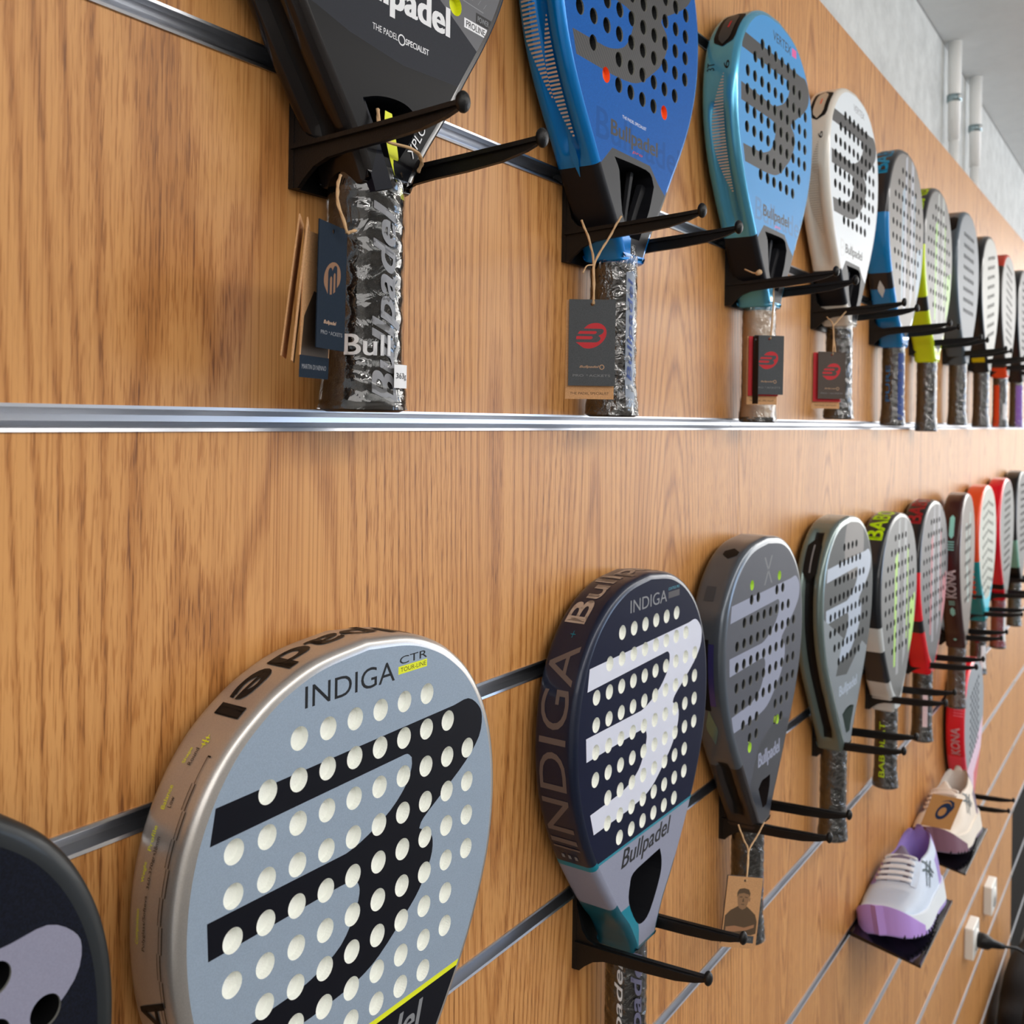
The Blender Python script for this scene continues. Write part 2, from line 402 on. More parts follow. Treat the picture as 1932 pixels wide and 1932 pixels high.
def split_face(outer, cutouts, layers):
    """triangulate a face cut by holes; returns {layer index: (verts, tris)}; layers = [[loops], ...]"""
    layers, lay_own = expand(layers)
    V = []; FI = []; owner = []
    def add(loop, key):
        loop = ccw(loop); b = len(V); V.extend(Vector(p) for p in loop); FI.append(list(range(b, b + len(loop)))); owner.append(key)
    add(outer, 'outer')
    for c in cutouts: add(c, 'cut')
    for i, ls in enumerate(layers):
        for l in ls: add(l, i)
    vo, eo, fo, ov, oe, of = delaunay_2d_cdt(V, [], FI, 0, 1e-4)
    res = {}
    for f, src in zip(fo, of):
        ks = [owner[s] for s in src]
        if 'outer' not in ks or 'cut' in ks: continue
        key = -1
        for i in range(len(layers)):
            if ks.count(i) % 2: key = lay_own[i]
        res.setdefault(key, []).append(f)
    return vo, res

class Racket:
    def __init__(self, name, label, cx, zt, spec, out=.045, lean=0, roll=0, yaw=0):
        self.L = 440; self.spec = spec
        self.root = empty(name, (cx, -(out - .019), zt - .4532), rot=(math.radians(lean), math.radians(roll), math.radians(yaw)))
        tag(self.root, label, 'racket', spec.get('group'))
        self.build()
    def T(self, x, z, y): return Vector((x * K, y, (z + 440) * K))
    def build(self):
        s = self.spec; T = self.T; yf = -.019
        out = outline_pts(s.get('half', HALF), s.get('res', 5)); n = len(out); self.out = out
        bev = s.get('bevel', 6); face = inset(out, bev)
        self.s = [0]
        for i in range(n): self.s.append(self.s[-1] + (Vector(out[i]) - Vector(out[(i + 1) % n])).length)
        hr = s.get('hole_r', 6.2); holes = s.get('holes', []); sp = s.get('special_holes', [])
        th = s.get('throat', [])
        layers = [l[2] for l in s['layers']]
        cut = [circ(x, z, hr, s.get('hseg', 18)) for x, z in holes] + [circ(x, z, hr, s.get('hseg', 18)) for x, z, _ in sp] + th
        vo, res = split_face(face, cut, layers)
        # front face and its printed fields, each a mesh of its own lying flush
        for key, tris in sorted(res.items()):
            used = sorted({i for t in tris for i in t}); mp = {u: i for i, u in enumerate(used)}
            nm, m = ('face', s['face']) if key < 0 else (s['layers'][key][0], s['layers'][key][1])
            mesh(nm, [T(vo[u].x, vo[u].y, yf) for u in used], [tuple(mp[i] for i in t) for t in tris], m, self.root)
        # frame: rounded rim swept round the head, material by height
        R = bev * K; t = .038
        prof = [(bev, 0), (bev * .62, .0004), (bev * .3, .0016), (bev * .09, .0036), (0, .006), (0, .011)]
        g = s.get('groove')                                       # (depth, z_from, z_to): long hollow running along the side
        mid = [(0, .0135), (0, .019), (0, .0245)]
        prof = prof + mid + [(p[0], t - p[1]) for p in prof[::-1]]
        V = []; MI = []; FC = []; ins = {}
        zones = s['rim']
        m_list = []
        for z_ in zones:
            if z_[2] not in m_list: m_list.append(z_[2])
        loops = []
        for q, (d, y) in enumerate(prof):
            if d not in ins: ins[d] = inset(out, d) if d else out
            lp = ins[d]
            for i, (x, z) in enumerate(lp):
                yy = yf + y; xx, zz = x, z
                if g and q in (6, 7, 8) and g[1] > z > g[2]:
                    k = min(1, (g[1] - z) / 14, (z - g[2]) / 14) * g[0] * (1 if q == 7 else .8)
                    a = Vector(out[i - 1]); c = Vector(out[(i + 1) % n]); tt = (c - a).normalized()
                    xx += tt.y * k; zz += -tt.x * k
                V.append(T(xx, zz, yy))
        for q in range(len(prof) - 1):
            for i in range(n):
                j = (i + 1) % n; FC.append((q * n + i, q * n + j, (q + 1) * n + j, (q + 1) * n + i))
                z = (out[i][1] + out[j][1]) / 2; side = 1 if out[i][0] + out[j][0] > 0 else -1; mm = zones[0][2]
                for z1, z0, m in [zz[:3] for zz in zones]:
                    if z1 >= z > z0: mm = m
                if s.get('groove_mat') and g and 6 <= q <= 7 and g[1] - 4 > z > g[2] + 4: mm = s['groove_mat']
                if mm not in m_list: m_list.append(mm)
                MI.append(m_list.index(mm))
        mesh('frame', V, FC, m_list, self.root, MI, smooth=True)
        # back face, with the throat left open
        vo, res = split_face(face, th, [])
        mesh('back_face', [T(v.x, v.y, yf + t) for v in vo], [tuple(x[::-1]) for x in res[-1]], s['face'], self.root)
        # hole walls
        def wells(nm, cs, m, depth, mb, r=hr):
            V = []; FC = []; MI = []
            N = s.get('hseg', 18)
            for x, z in cs:
                b = len(V); c = circ(x, z, r, N); V += [T(a, b_, yf) for a, b_ in c] + [T(a, b_, yf + .0012) for a, b_ in c] + [T(a, b_, yf + depth) for a, b_ in c]
                for k in range(N):
                    kk = (k + 1) % N
                    FC.append((b + k, b + kk, b + N + kk, b + N + k)); MI.append(0)
                    FC.append((b + N + k, b + N + kk, b + 2 * N + kk, b + 2 * N + k)); MI.append(1)
                FC.append(tuple(range(b + 2 * N, b + 3 * N))); MI.append(1)
            mesh(nm, V, FC, [mb, m], self.root, MI)
        if holes: wells('hole_lining', holes, s['hole_mat'], s.get('hole_depth', .03), s.get('hole_edge', s['hole_mat']))
        for x, z, c in sp: wells('coloured_hole', [(x, z)], c, .004, c)
        for lp in th:
            lp = ccw(lp); N = len(lp)
            mesh('throat_opening', [T(x, z, yf) for x, z in lp] + [T(x, z, yf + t) for x, z in lp], [(i, (i + 1) % N, N + (i + 1) % N, N + i) for i in range(N)], s.get('throat_mat', s['rim'][-1][2]), self.root)
        for st in s.get('struts', []):
            a, b, wd, m = st
            tube('throat_strut', [T(a[0], a[1], -.004), T((a[0] + b[0]) / 2, (a[1] + b[1]) / 2, -.005), T(b[0], b[1], -.006)], [wd * K, wd * K * .85, wd * K], m, self.root, seg=6, smooth=False)
        self.handle()
        for r in s.get('rim_text', []): self.rim_text(*r)
        for r in s.get('rim_band', []): self.rim_band(*r)
    def rim_point(self, sl, yd, lift=.0004):
        """point on the rim: sl = length from the top, positive to the left side (-x); yd = depth from the front edge"""
        tot = self.s[-1]; q = (-sl) % tot
        import bisect
        i = min(bisect.bisect_right(self.s, q) - 1, len(self.out) - 1); n = len(self.out)
        a = Vector(self.out[i]); b = Vector(self.out[(i + 1) % n]); f = (q - self.s[i]) / max(1e-6, self.s[i + 1] - self.s[i])
        p = a.lerp(b, f); p0 = Vector(self.out[i - 1]); p3 = Vector(self.out[(i + 2) % n])
        na = (b - p0).normalized(); nb = (p3 - a).normalized(); t = na.lerp(nb, f).normalized()
        nr = Vector((-t.y, t.x)); p = p + nr * lift / K
        e = 0
        if yd < .006: e = (.006 - yd) / .006
        if yd > .032: e = (yd - .032) / .006
        bev = self.spec.get('bevel', 6); p = p - nr * bev * (1 - math.sqrt(max(0, 1 - e * e))) if e else p
        return self.T(p.x, p.y, -.019 + yd)
    def rim_text(self, s, s0, length, y0, h, m, flip=False, bold=0, shear=0, name='lettering'):
        """flip=False: reads clockwise with letter tops to the wall; s0 is where it starts (mm from top, + = left)"""
        if not flip: fn = lambda u, v: self.rim_point(s0 - u / K, y0 + v)
        else: fn = lambda u, v: self.rim_point(s0 + u / K, y0 + h - v)
        text_on(name, s, fn, length * K, h, m, self.root, bold, shear, cut=.008)
    def rim_band(self, name, s0, s1, y0, y1, m, taper=0, lift=.0005):
        V = []; FC = []; N = max(3, int(abs(s1 - s0) / 6)); Mq = 4
        for i in range(N + 1):
            f = i / N; c = (y0 + y1) / 2; hh = (y1 - y0) / 2
            if taper: hh *= min(1, f / taper + .02, (1 - f) / taper + .02)
            for k in range(Mq + 1): V.append(self.rim_point(s0 + (s1 - s0) * f, c - hh + 2 * hh * k / Mq, lift))
        for i in range(N):
            for k in range(Mq): a = i * (Mq + 1) + k; FC.append((a, a + 1, a + Mq + 2, a + Mq + 1))
        mesh(name, V, FC, m, self.root, smooth=True)
    def grip_point(self, z, ang, lift=.0006):
        h = self.spec.get('handle', {}); r = h.get('r', 17.5) * K
        z_ = z; fl = 1 + .16 * max(0, 1 - z / .03)
        return Vector((math.sin(ang) * (r * fl + lift), -math.cos(ang) * (r * fl * .93 + lift), z))
    def handle(self):
        h = self.spec.get('handle', {}); r = h.get('r', 17.5) * K; top = h.get('top', 128) * K; root = self.root
        seg = 28; rings = h.get('rings', 90); V = []; FC = []
        for i in range(rings + 1):
            z = .004 + (top - .004) * i / rings
            fl = 1 + .16 * max(0, 1 - z / .03)
            for k in range(seg):
                a = 2 * PI * k / seg
                ph = (z / .0235 + a / (2 * PI)) % 1
                gv = max(0, 1 - abs(ph - .5) / .09) * .07
                pk = 1 + .035 * math.cos(4 * a) ** 2
                rr = r * fl * (1 - gv) * pk * .98
                V.append((math.sin(a) * rr, -math.cos(a) * rr * .93, z))
        for i in range(rings):
            for k in range(seg): FC.append((i * seg + k, i * seg + (k + 1) % seg, (i + 1) * seg + (k + 1) % seg, (i + 1) * seg + k))
        FC += [tuple(range(seg))[::-1], tuple(range(rings * seg, (rings + 1) * seg))]
        gm = h.get('mat', GRIPK)
        mesh('grip', V, FC, gm, root, smooth=True)
        tube('butt_cap', [(0, 0, 0), (0, 0, .0015), (0, 0, .006)], [r * .95, r * 1.12, r * 1.14], h.get('cap', BLKP), root, seg=24)
        if h.get('collar'): tube('grip_collar', [(0, 0, top - .004), (0, 0, top + .006)], [r * 1.06, r * 1.0], h['collar'], root, seg=24)
        # neck between grip and head
        n0 = T_ = None
        nk = [(0, 0, top), (0, 0, (128 + 10) * K), (0, 0, .150)]
        tube('neck', [(0, 0, top - .002), (0, 0, top + .008), (0, 0, .1285)], [r * .92, r * .95, r * .9], h.get('neck', self.spec['rim'][-1][2]), root, seg=16)
        if h.get('film', True):
            ft = h.get('film_top', 150) * K; V = []; FC = []; seg = 40; rings = h.get('film_rings', 70); rnd = random.Random(hash(root.name) % 999 if False else len(root.children))
            for i in range(rings + 1):
                z = .0015 + (ft - .0015) * i / rings; fl = 1 + .17 * max(0, 1 - z / .03)
                for k in range(seg):
                    a = 2 * PI * k / seg
                    w_ = 1.06 + .012 * math.sin(z * 520 + 2.1 * math.sin(a * 2 + z * 60)) + .010 * math.sin(a * 5 + z * 330) + .0015 * rnd.uniform(-1, 1)
                    V.append((math.sin(a) * r * fl * w_, -math.cos(a) * r * fl * .94 * w_, z))
            for i in range(rings):
                for k in range(seg): FC.append((i * seg + k, i * seg + (k + 1) % seg, (i + 1) * seg + (k + 1) % seg, (i + 1) * seg + k))
            mesh('clear_wrap', V, FC, h.get('filmmat', FILMC), root, smooth=True)
        for tx in h.get('text', []):
            s_, z0, ln, a0, da, m, bold, shear = tx               # reads upward along the grip
            rr = r
            text_on('lettering', s_, lambda u, v: self.grip_point(z0 + u, a0 + da - v / rr, .0018), ln, da * rr, m, root, bold, shear, cut=.006)
        for b in h.get('bands', []):
            nm, z0, z1, a0, a1, m = b; V = []; FC = []; N = max(3, int((z1 - z0) / .004)); Q = 6
            for i in range(N + 1):
                for k in range(Q + 1): V.append(self.grip_point(z0 + (z1 - z0) * i / N, a0 + (a1 - a0) * k / Q, .0014))
            for i in range(N):
                for k in range(Q): a = i * (Q + 1) + k; FC.append((a, a + 1, a + Q + 2, a + Q + 1))
            mesh(nm, V, FC, m, root, smooth=True)
GRIPK = mat('black_overgrip', (20, 20, 22), .45, bump=.5, bscale=1200)

# -- racket designs
def line(z0, z1, x=135): return [[(-x, z0), (x, z0), (x, z1), (-x, z1)]]
M = mat
INK = M('ink_black', (9, 10, 20), .5, spec=.15)
SIL = M('silver_lacquer', (150, 166, 184), .5, .15, 0, speck=.06, spec=.3); SILR = M('silver_frame', (186, 182, 178), .30, .7, .2, speck=.05)
THB = M('throat_black', (20, 21, 26), .5)
NVY = M('navy_lacquer', (15, 21, 48), .5, 0, 0, spec=.07); NVYR = M('navy_frame', (20, 30, 54), .34, .2, .3, speck=.1, spec=.35)
LAV = M('pale_lavender_print', (214, 218, 234), .5, spec=.2); LAVG = M('grey_lavender_print', (142, 146, 166), .5, speck=.04, spec=.2)
YEL = M('acid_yellow_print', (226, 232, 40), .5); TEAL = M('teal_print', (20, 128, 150), .4); TEALD = M('dark_teal', (18, 96, 116), .35, .2, .3)
GOLDP = M('tan_grey_print', (150, 138, 130), .5)
silver_spec = dict(
    layers=[('logo', INK, [BLOGO_S]),
            ('lower_field', INK, line(-217.5, -330)),
            ('yellow_line', YEL, line(-214.5, -217.6)),
            ('lettering', BLACKP, text_loops('INDIGA', -48, 22, -28, -16.5)),
            ('lettering', BLACKP, text_loops('CTR', 26, 51, -20, -15.5, .02)),
            ('badge', YEL, [[(25, -25.5), (51, -25.5), (51, -21), (25, -21)]]),
            ('lettering', BLACKP, text_loops('TOUR-LINE', 27, 50, -24.5, -22)),
            ('lettering', GREYP, text_loops('Bullpadel', -43, 52, -242, -222, .035, .25))],
    face=SIL, rim=[(10, -500, SILR)], holes=rows(ROWS9), hole_mat=FOAMW, hole_depth=.0045, hole_r=6.1, hseg=24, res=8, bevel=6.5,
    throat=[smooth_poly([(-24, -262), (-26, -250), (0, -249), (26, -250), (24, -262), (8, -288), (-8, -288)])],
    handle=dict(), rim_text=[
        ('Bullpadel', -105, 195, .0085, .0235, BLACKP, True, .06, 0),
        ('INDIGA', 317, 95, .010, .020, BLACKP, False, .02, 0),
        ('Shape', 117, 8, .0232, .0026, YEL, False), ('Round', 117, 8.5, .0192, .0026, BLACKP, False),
        ('Balance', 138.5, 11, .0240, .0026, YEL, False), ('Low', 137, 5, .0200, .0026, BLACKP, False),
        ('Profile', 157, 11, .0245, .0026, YEL, False), ('38mm', 157, 7, .0205, .0026, BLACKP, False),
        ('Weight', 171, 9, .0250, .0026, YEL, False), ('360-370grs', 173, 16, .0205, .0026, BLACKP, False),
        ('Composition', 199, 16, .0260, .0026, YEL, False), ('Polyglass/Softeva', 201, 25, .0212, .0026, BLACKP, False)],
    rim_band=[('fine_line', 111, 124, .0108, .0112, BLACKP), ('fine_line', 110.4, 111.2, .0090, .0112, BLACKP)] +
             [(('fine_line'), 124 + 12.5 * k, 136.3 + 12.5 * k, .0122 + (-.0011 if k % 2 else 0), .0126 + (-.0011 if k % 2 else 0), BLACKP) for k in range(12)] +
             [(('fine_line'), 124 + 12.5 * k, 136.3 + 12.5 * k, .0098 + (-.0011 if k % 2 else 0), .0105 + (-.0011 if k % 2 else 0), BLACKP) for k in range(12)] +
             [('sight_mark', 101, 108, .0181, .0185, YEL), ('sight_mark', 104.2, 104.8, .0158, .0208, YEL)] +
             [('sight_mark', 102.5 + a, 103 + a, .0168, .0198, YEL) for a in (0, 3.4)])
navy_spec = dict(
    layers=[('logo', LAV, [BLOGO_S]), ('lower_field', LAVG, line(-217, -330)), ('teal_line', TEAL, line(-215, -217.1)),
            ('teal_field', TEAL, [[(-60, -268), (-20, -268), (-14, -296), (-14, -330), (-60, -330)]]),
            ('lettering', GREYP, text_loops('INDIGA', -38, 31, -29, -18.5)),
            ('lettering', TEAL, text_loops('CONTROL PRO', 34, 57, -20, -17.5, .02)),
            ('badge', M('badge_grey', (66, 62, 66), .5), [[(34, -27), (57, -27), (57, -21.5), (34, -21.5)]]),
            ('lettering', BLACKP, text_loops('Bullpadel', -48, 46, -238, -219, .035, .3))],
    face=NVY, rim=[(10, -218, NVYR), (-218, -220, TEAL), (-220, -262, LAVG), (-262, -500, TEALD)], holes=rows(ROWS9), hole_mat=FOAMW, hole_r=5.9, hole_depth=.0035,
    throat=[smooth_poly([(-32, -252), (-26, -244), (0, -242), (24, -241), (28, -252), (25, -266), (6, -288), (-9, -292), (-20, -286), (-33, -266)])],
    throat_mat=THB, handle=dict(top=130, text=[('Bullpadel', .015, .105, -1.62, .52, WHITEP, .03, .25), ('Bullpadel', .012, .116, -.86, .78, M('grip_print_violet', (112, 112, 138), .5), .06, .25)], film_top=138),
    rim_text=[('Bullpadel', 98, 182, .0075, .0240, M('rim_beige_print', (176, 158, 144), .45), False, .05, 0),
              ('INDIGA', 277, 160, .0075, .0245, M('rim_brown_print', (104, 92, 88), .45), False, 0, 0)],
    rim_band=[('sight_mark', 105, 111, .0188, .0192, TEAL), ('sight_mark', 107.7, 108.3, .0168, .0212, TEAL)] +
             [('round_mark', 290, 294, .012 + .006 * k, .0145 + .006 * k, GREYP) for k in range(3)] +
             [('fine_line', 281, 283, .007, .031, M('rim_brown_print', (104, 92, 88), .45))])
BLU = M('royal_blue_lacquer', (16, 92, 174), .5, 0, 0, speck=.12, spec=.06); BLUR = M('cyan_blue_frame', (0, 128, 212), .26, .35, .5)
HATCH = M('hatch_silver', (205, 212, 216), .25, .6)
VLOGO = shift(BLOGO_S, -3, 14)
VROWS = [(-44, 6), (-63, 8), (-83, 10), (-102, 10), (-121, 10), (-140, 10), (-160, 8)]
VTH = [(-28, -246), (-36, -237), (0, -236), (26, -237), (34, -247), (26, -268), (8, -296), (-8, -296), (-22, -278)]
def vertex_spec(face, rimc, sidec, logo, word, ghost, hole_mat, edge, ends=None, extra=(), rimlow=THB):
    hs = rows(VROWS) + (rows([(-180, 6)])[1:-1] if ends else rows([(-180, 6)]))
    sh = [(rows([(-180, 6)])[i][0], -180 if i else -161, ends) for i in (0, -1)] if ends else []
    if ends: hs = [q for q in hs if not (abs(q[0] + 51.5) < 12 and abs(q[1] + 160) < 3)] + [(-72, -160)]; sh = [(-51.5, -178, ends), (51.5, -180, ends)]
    return dict(
        layers=[('logo', logo, [VLOGO]),
                ('ghost_lettering', ghost, text_loops('Bullpadel', -66, 84, -236, -205, .02)),
                ('throat_field', THB, [[(-72, -252), (-62, -250), (-40, -231), (26, -231), (42, -243), (58, -252), (60, -330), (-72, -330)]]),
                ('neck_field', sidec, [[(-30, -290), (-6, -290), (-8, -330), (-30, -330)]]),
                ('lettering', word, text_loops('Bullpadel', -43, 40, -225, -209, .05))] + list(extra),
        face=face, rim=[(10, -248, rimc), (-248, -290, THB), (-290, -500, sidec)], holes=hs, special_holes=sh, hole_mat=hole_mat, hole_edge=edge,
        hole_r=6.0, bevel=6, groove=(5.0, -120, -245), throat=[smooth_poly(VTH)],
        struts=[((-2, -300), (-16, -240), 3.2, THB), ((2, -300), (14, -238), 3.2, THB), ((-12, -285), (-34, -240), 4, THB), ((12, -290), (34, -246), 5, THB)],
        half=HALFD, throat_mat=THB)
blue_spec = vertex_spec(BLU, BLUR, BLUR, CARBON, BLACKP, M('ghost_blue', (14, 82, 156), .5, spec=.06), FOAMK, M('hole_edge_grey', (150, 150, 140), .7), M('orange_plug', (255, 112, 52), .5),
    [('lettering', WHITEP, text_loops('THE PADEL SPECIALIST', -24, 18, -204, -201.5)), ('red_accent', REDP, text_loops('pro', -6, 12, -228, -225.5, .05, .2))])
blue_spec.update(handle=dict(r=19, top=124, film_top=139, text=[('Bullpadel', .03, .085, -.42, .36, M('grip_print_blue', (90, 110, 170), .5), .04, .2)], bands=[('pale_seam', .008, .120, -.50, .02, M('pale_grip_seam', (150, 160, 175), .3))]), res=7)
blue_spec['rim_band'] = [('side_hatch', 150 + 3 * k, 151.5 + 3 * k, .0215, .0215 + .012 * min(1, .15 + k / 8) * min(1, (48 - k) / 16), HATCH) for k in range(47)] + \
    [('side_hatch', 232 + 3 * k, 233.4 + 3 * k, .0125, .0125 + .009 * math.sin(PI * (k + 1) / 32), HATCH) for k in range(30)] + [('blue_wedge', 318, 352, .012, .023, BLUR, .8, .0012)]
SKY = M('sky_blue_lacquer', (66, 150, 214), .5, 0, 0, spec=.2); SKYR = M('sky_blue_frame', (88, 176, 214), .22, .55, .6)
sky_spec = vertex_spec(SKY, SKYR, SKYR, CARBON, BLACKP, M('ghost_sky', (62, 128, 184), .5), FOAMK, M('hole_edge_pale', (170, 176, 168), .7), None,
    [('lettering', BLACKP, text_loops('VERTEX', -20, 38, -28, -18)), ('badge', M('pink_print', (230, 90, 160), .5), [[(42, -27), (57, -26), (57, -17), (42, -18)]]),
     ('pink_accent', M('pink_print', (230, 90, 160), .5), text_loops('pro', -6, 12, -229, -225.5, .05, .2)), ('lettering', BLACKP, text_loops('THE PADEL SPECIALIST', -18, 22, -241, -238))])
CREAM = M('cream_wrap', (228, 208, 188), .6, bump=.3, bscale=200)
sky_spec.update(handle=dict(r=18, top=122, mat=CREAM, film_top=136, rings=60), groove=(5, -120, -245))
SLOT = M('slot_dark_grey', (52, 58, 62), .4)
def slotted(rimc, accent, hatch=HATCH, txt='36'):
    return [('side_slot', 78, 142, .006, .030, BLKD, .12, .0006), ('slot_insert', 84, 140, .011, .025, rimc, .15, .0016), ('accent_mark', 104, 116, .016, .018, accent, 0, .002)] + \
           [('side_hatch', 172 + 3 * k, 173.4 + 3 * k, .013, .013 + .014 * math.sin(PI * (k + 1) / 42), hatch) for k in range(40)]
sky_spec['rim_band'] = slotted(SLOT, REDP); sky_spec['rim_text'] = [('3T=6', 178, 13, .010, .020, BLACKP, False)]
sky_spec['rim_text'] = [('3T', 168, 9, .024, .008, BLACKP, False), ('6', 168, 9, .008, .006, BLACKP, False)]
WHT = M('white_lacquer', (222, 230, 236), .45, 0, 0, spec=.3); WHTR = M('pearl_white_frame', (232, 226, 216), .28, 0, .5)
white_spec = vertex_spec(WHT, WHTR, WHTR, CARBON, BLACKP, M('ghost_white', (206, 212, 216), .4), FOAMK, M('hole_edge_dark', (90, 92, 92), .7), None,
    [('lettering', GREYP, text_loops('VERTEX', -14, 40, -27, -18))])
white_spec.update(handle=dict(r=17.5, top=122, film_top=139, rings=60)); white_spec['rim_band'] = slotted(M('slot_beige', (205, 190, 170), .4), M('coral_print', (240, 130, 100), .5), M('hatch_beige', (190, 182, 170), .4))
white_spec['rim_text'] = [('6', 168, 9, .008, .006, BLACKP, False)]

DKF = M('charcoal_face', (52, 54, 60), .55, 0, 0, speck=.05, spec=.08); DKG = M('gloss_black', (4, 4, 8), .30, 0, 0, spec=.08); BRN = M('dark_brown_frame', (26, 22, 22), .25, .2, .35)
dark_spec = dict(
    layers=[('charcoal_field', M('mid_grey_field', (88, 89, 94), .4, .1), [[(135, -82), (135, -330), (95, -221), (87, -217), (42, -194), (8, -150)]]),
            ('gloss_field', DKG, [[(-135, -222), (-60, -232), (-35, -238), (9, -243), (69, -240), (90, -236), (60, -330), (-135, -330)]]),
            ('lettering', WHITEP, text_loops('Bullpadel', -42, 52, -219.0, -196.0, .055)),
            ('lettering', WHITEP, text_loops('THE PADEL', -17, 4, -230.5, -227, .01)), ('lettering', WHITEP, text_loops('SPECIALIST', 11, 32, -230.5, -227, .03)),
            ('ring_mark', WHITEP, [circ(7.5, -229, 3.2, 14), circ(7.5, -229, 2.4, 14)]),
            ('badge', WHITEP, [[(66, -202), (90, -202), (90, -196), (66, -196)]]), ('lettering', BLACKP, text_loops('PROLINE', 68, 88, -201, -197, .03)),
            ('badge', BLACKP, [[(78, -195.5), (95, -195.5), (95, -189), (78, -189)]]), ('lettering', GREYP, text_loops('POWER', 80, 92, -194, -190.5, .02)),
            ('signature', GREYP, [[(62 + 3 * k, -182 + 4 * (k % 2) - .3 * k), (65 + 3 * k, -182 + 4 * ((k + 1) % 2) - .3 * (k + 1)), (65 + 3 * k, -181.5 + 4 * ((k + 1) % 2) - .3 * (k + 1)), (62 + 3 * k, -181.5 + 4 * (k % 2) - .3 * k)] for k in range(0, 9, 2)] + [[(58, -186), (86, -187), (86, -186.4), (58, -185.4)]])],
    face=DKF, rim=[(10, -500, BRN)], holes=rows([(-44, 6), (-63, 8), (-83, 10), (-102, 10), (-121, 10), (-140, 10)]), hole_mat=FOAMK,
    special_holes=[(57, -192, YEL), (-51.5, -172, YEL)], bevel=7, half=HALFD, res=7, groove=(6, -150, -300), groove_mat=BLKD,
    throat=[smooth_poly([(-24, -270), (-12, -266), (2, -264), (14, -265), (24, -270), (18, -282), (6, -298), (-6, -298), (-16, -284)])], throat_mat=THB,
    handle=dict(r=21.5, filmmat=FILM, top=122, film_top=136, film_rings=110, mat=M('embossed_black_grip', (22, 22, 24), .35, bump=.9, bscale=1600),
        text=[('Bullpadel', .004, .116, -.60, .86, M('grip_print_grey', (148, 150, 156), .45), .05, .35)]),
    rim_band=[('side_hatch', 168 + 4 * k, 170 + 4 * k, .024, .029, HATCH) for k in range(8)])
G3 = M('graphite_face', (72, 75, 86), .5, 0, 0, speck=.05, spec=.2); G3R = M('graphite_frame', (84, 92, 102), .28, .4, .5); GRB = M('grey_blue_print', (142, 148, 170), .5, spec=.2)
LIME = M('lime_plug', (196, 230, 96), .5)
def gap_rows(): 
    hs = [(x, z) for x, z in rows([(-62, 6), (-83, 8), (-104, 10), (-125, 10), (-146, 10), (-167, 10), (-188, 8), (-206, 6)], 19.5)]
    return [q for q in hs if abs(q[0] + 2) > 0 and not (q[1] == -62 and abs(q[0]) < 20) and not (q[1] == -206 and abs(q[0]) < 20) and not (q[1] == -188 and abs(q[0]) < 12)]
grey_spec = dict(
    layers=[('logo', GRB, [BLOGO_S]),
            ('lower_field', M('blue_black_field', (38, 44, 56), .35), [[(-44, -330), (-44, -252), (-20, -220), (40, -203), (70, -214), (92, -222), (60, -330)]]),
            ('cross_mark', M('cross_grey', (104, 106, 112), .5), [[(-12, -22), (-8, -22), (14, -52), (10, -52)], [(10, -22), (14, -22), (-8, -52), (-12, -52)]]),
            ('lettering', GRB, text_loops('Bullpadel', -22, 46, -250, -230, .05))],
    face=G3, rim=[(10, -232, G3R), (-232, -500, M('brown_black_frame', (42, 36, 36), .3, .2, .4))], holes=gap_rows(), hole_mat=FOAMK, hole_r=5.4, hole_edge=FOAMG, bevel=8,
    special_holes=[(-48, -47, LIME), (37, -47, LIME), (-48, -216, LIME), (37, -207, LIME)], half=HALFD, groove=(6, -225, -300), groove_mat=BLKD,
    throat=[smooth_poly([(-20, -268), (-10, -262), (4, -262), (16, -262), (14, -276), (5, -292), (-6, -292)])],
    handle=dict(r=17.5, top=126, film_top=140, rings=60),
    rim_band=[('side_stripe', 176, 240, .010, .016, M('violet_foil', (96, 92, 170), .2, .7)), ('side_slot', 172, 246, .016, .0225, BLKD), ('side_stripe', 176, 240, .0235, .028, M('pink_foil', (130, 92, 150), .2, .7)),
              ('iridescent_stripe', 246, 290, .012, .026, M('iridescent_foil', (116, 150, 150), .18, .8), .5), ('side_slot', 60, 80, .008, .024, BLKD, .2), ('logo_ring', 118, 134, .016, .0265, M('ring_grey', (62, 66, 72), .4))])
SG = M('sage_graphite_face', (66, 70, 72), .5, 0, 0, speck=.04, spec=.2); SGR = M('sage_frame', (112, 128, 126), .26, .5, .5)
LBL = M('ice_blue_print', (150, 196, 212), .4)
sage_spec = dict(
    layers=[('upper_field', M('taupe_field', (88, 84, 82), .4), [circ(20, -40, 48, 30)]), ('logo', M('ice_grey_print', (162, 176, 196), .4), [BLOGO_S]),
            ('lower_field', M('sage_grey_field', (118, 128, 136), .4), [[(-125, -122), (-118, -122), (-30, -160), (-60, -205), (-10, -212), (66, -180), (120, -205), (60, -330), (-60, -330), (-110, -200)]]),
            ('lettering', M('ice_grey_print', (162, 176, 196), .4), text_loops('Bullpadel', -44, 42, -240, -222, .05))],
    face=SG, rim=[(10, -500, SGR)], holes=rows([(-40, 4), (-60, 6), (-82, 8), (-104, 10), (-125, 10), (-146, 10), (-167, 8), (-188, 6)], 19.5), hole_mat=FOAMK, hole_r=5.2, bevel=8, half=HALFD,
    groove=(7, -12, -300), groove_mat=BLKD, throat=[smooth_poly([(-28, -262), (-10, -258), (10, -258), (28, -262), (8, -292), (-8, -292)])],
    handle=dict(r=17.5, top=126, film_top=140, rings=60), rim_band=[('side_slot', 92, 156, .010, .028, BLKD, .2, .001), ('slot_lettering', 104, 144, .018, .020, GREYP, 0, .0015)])
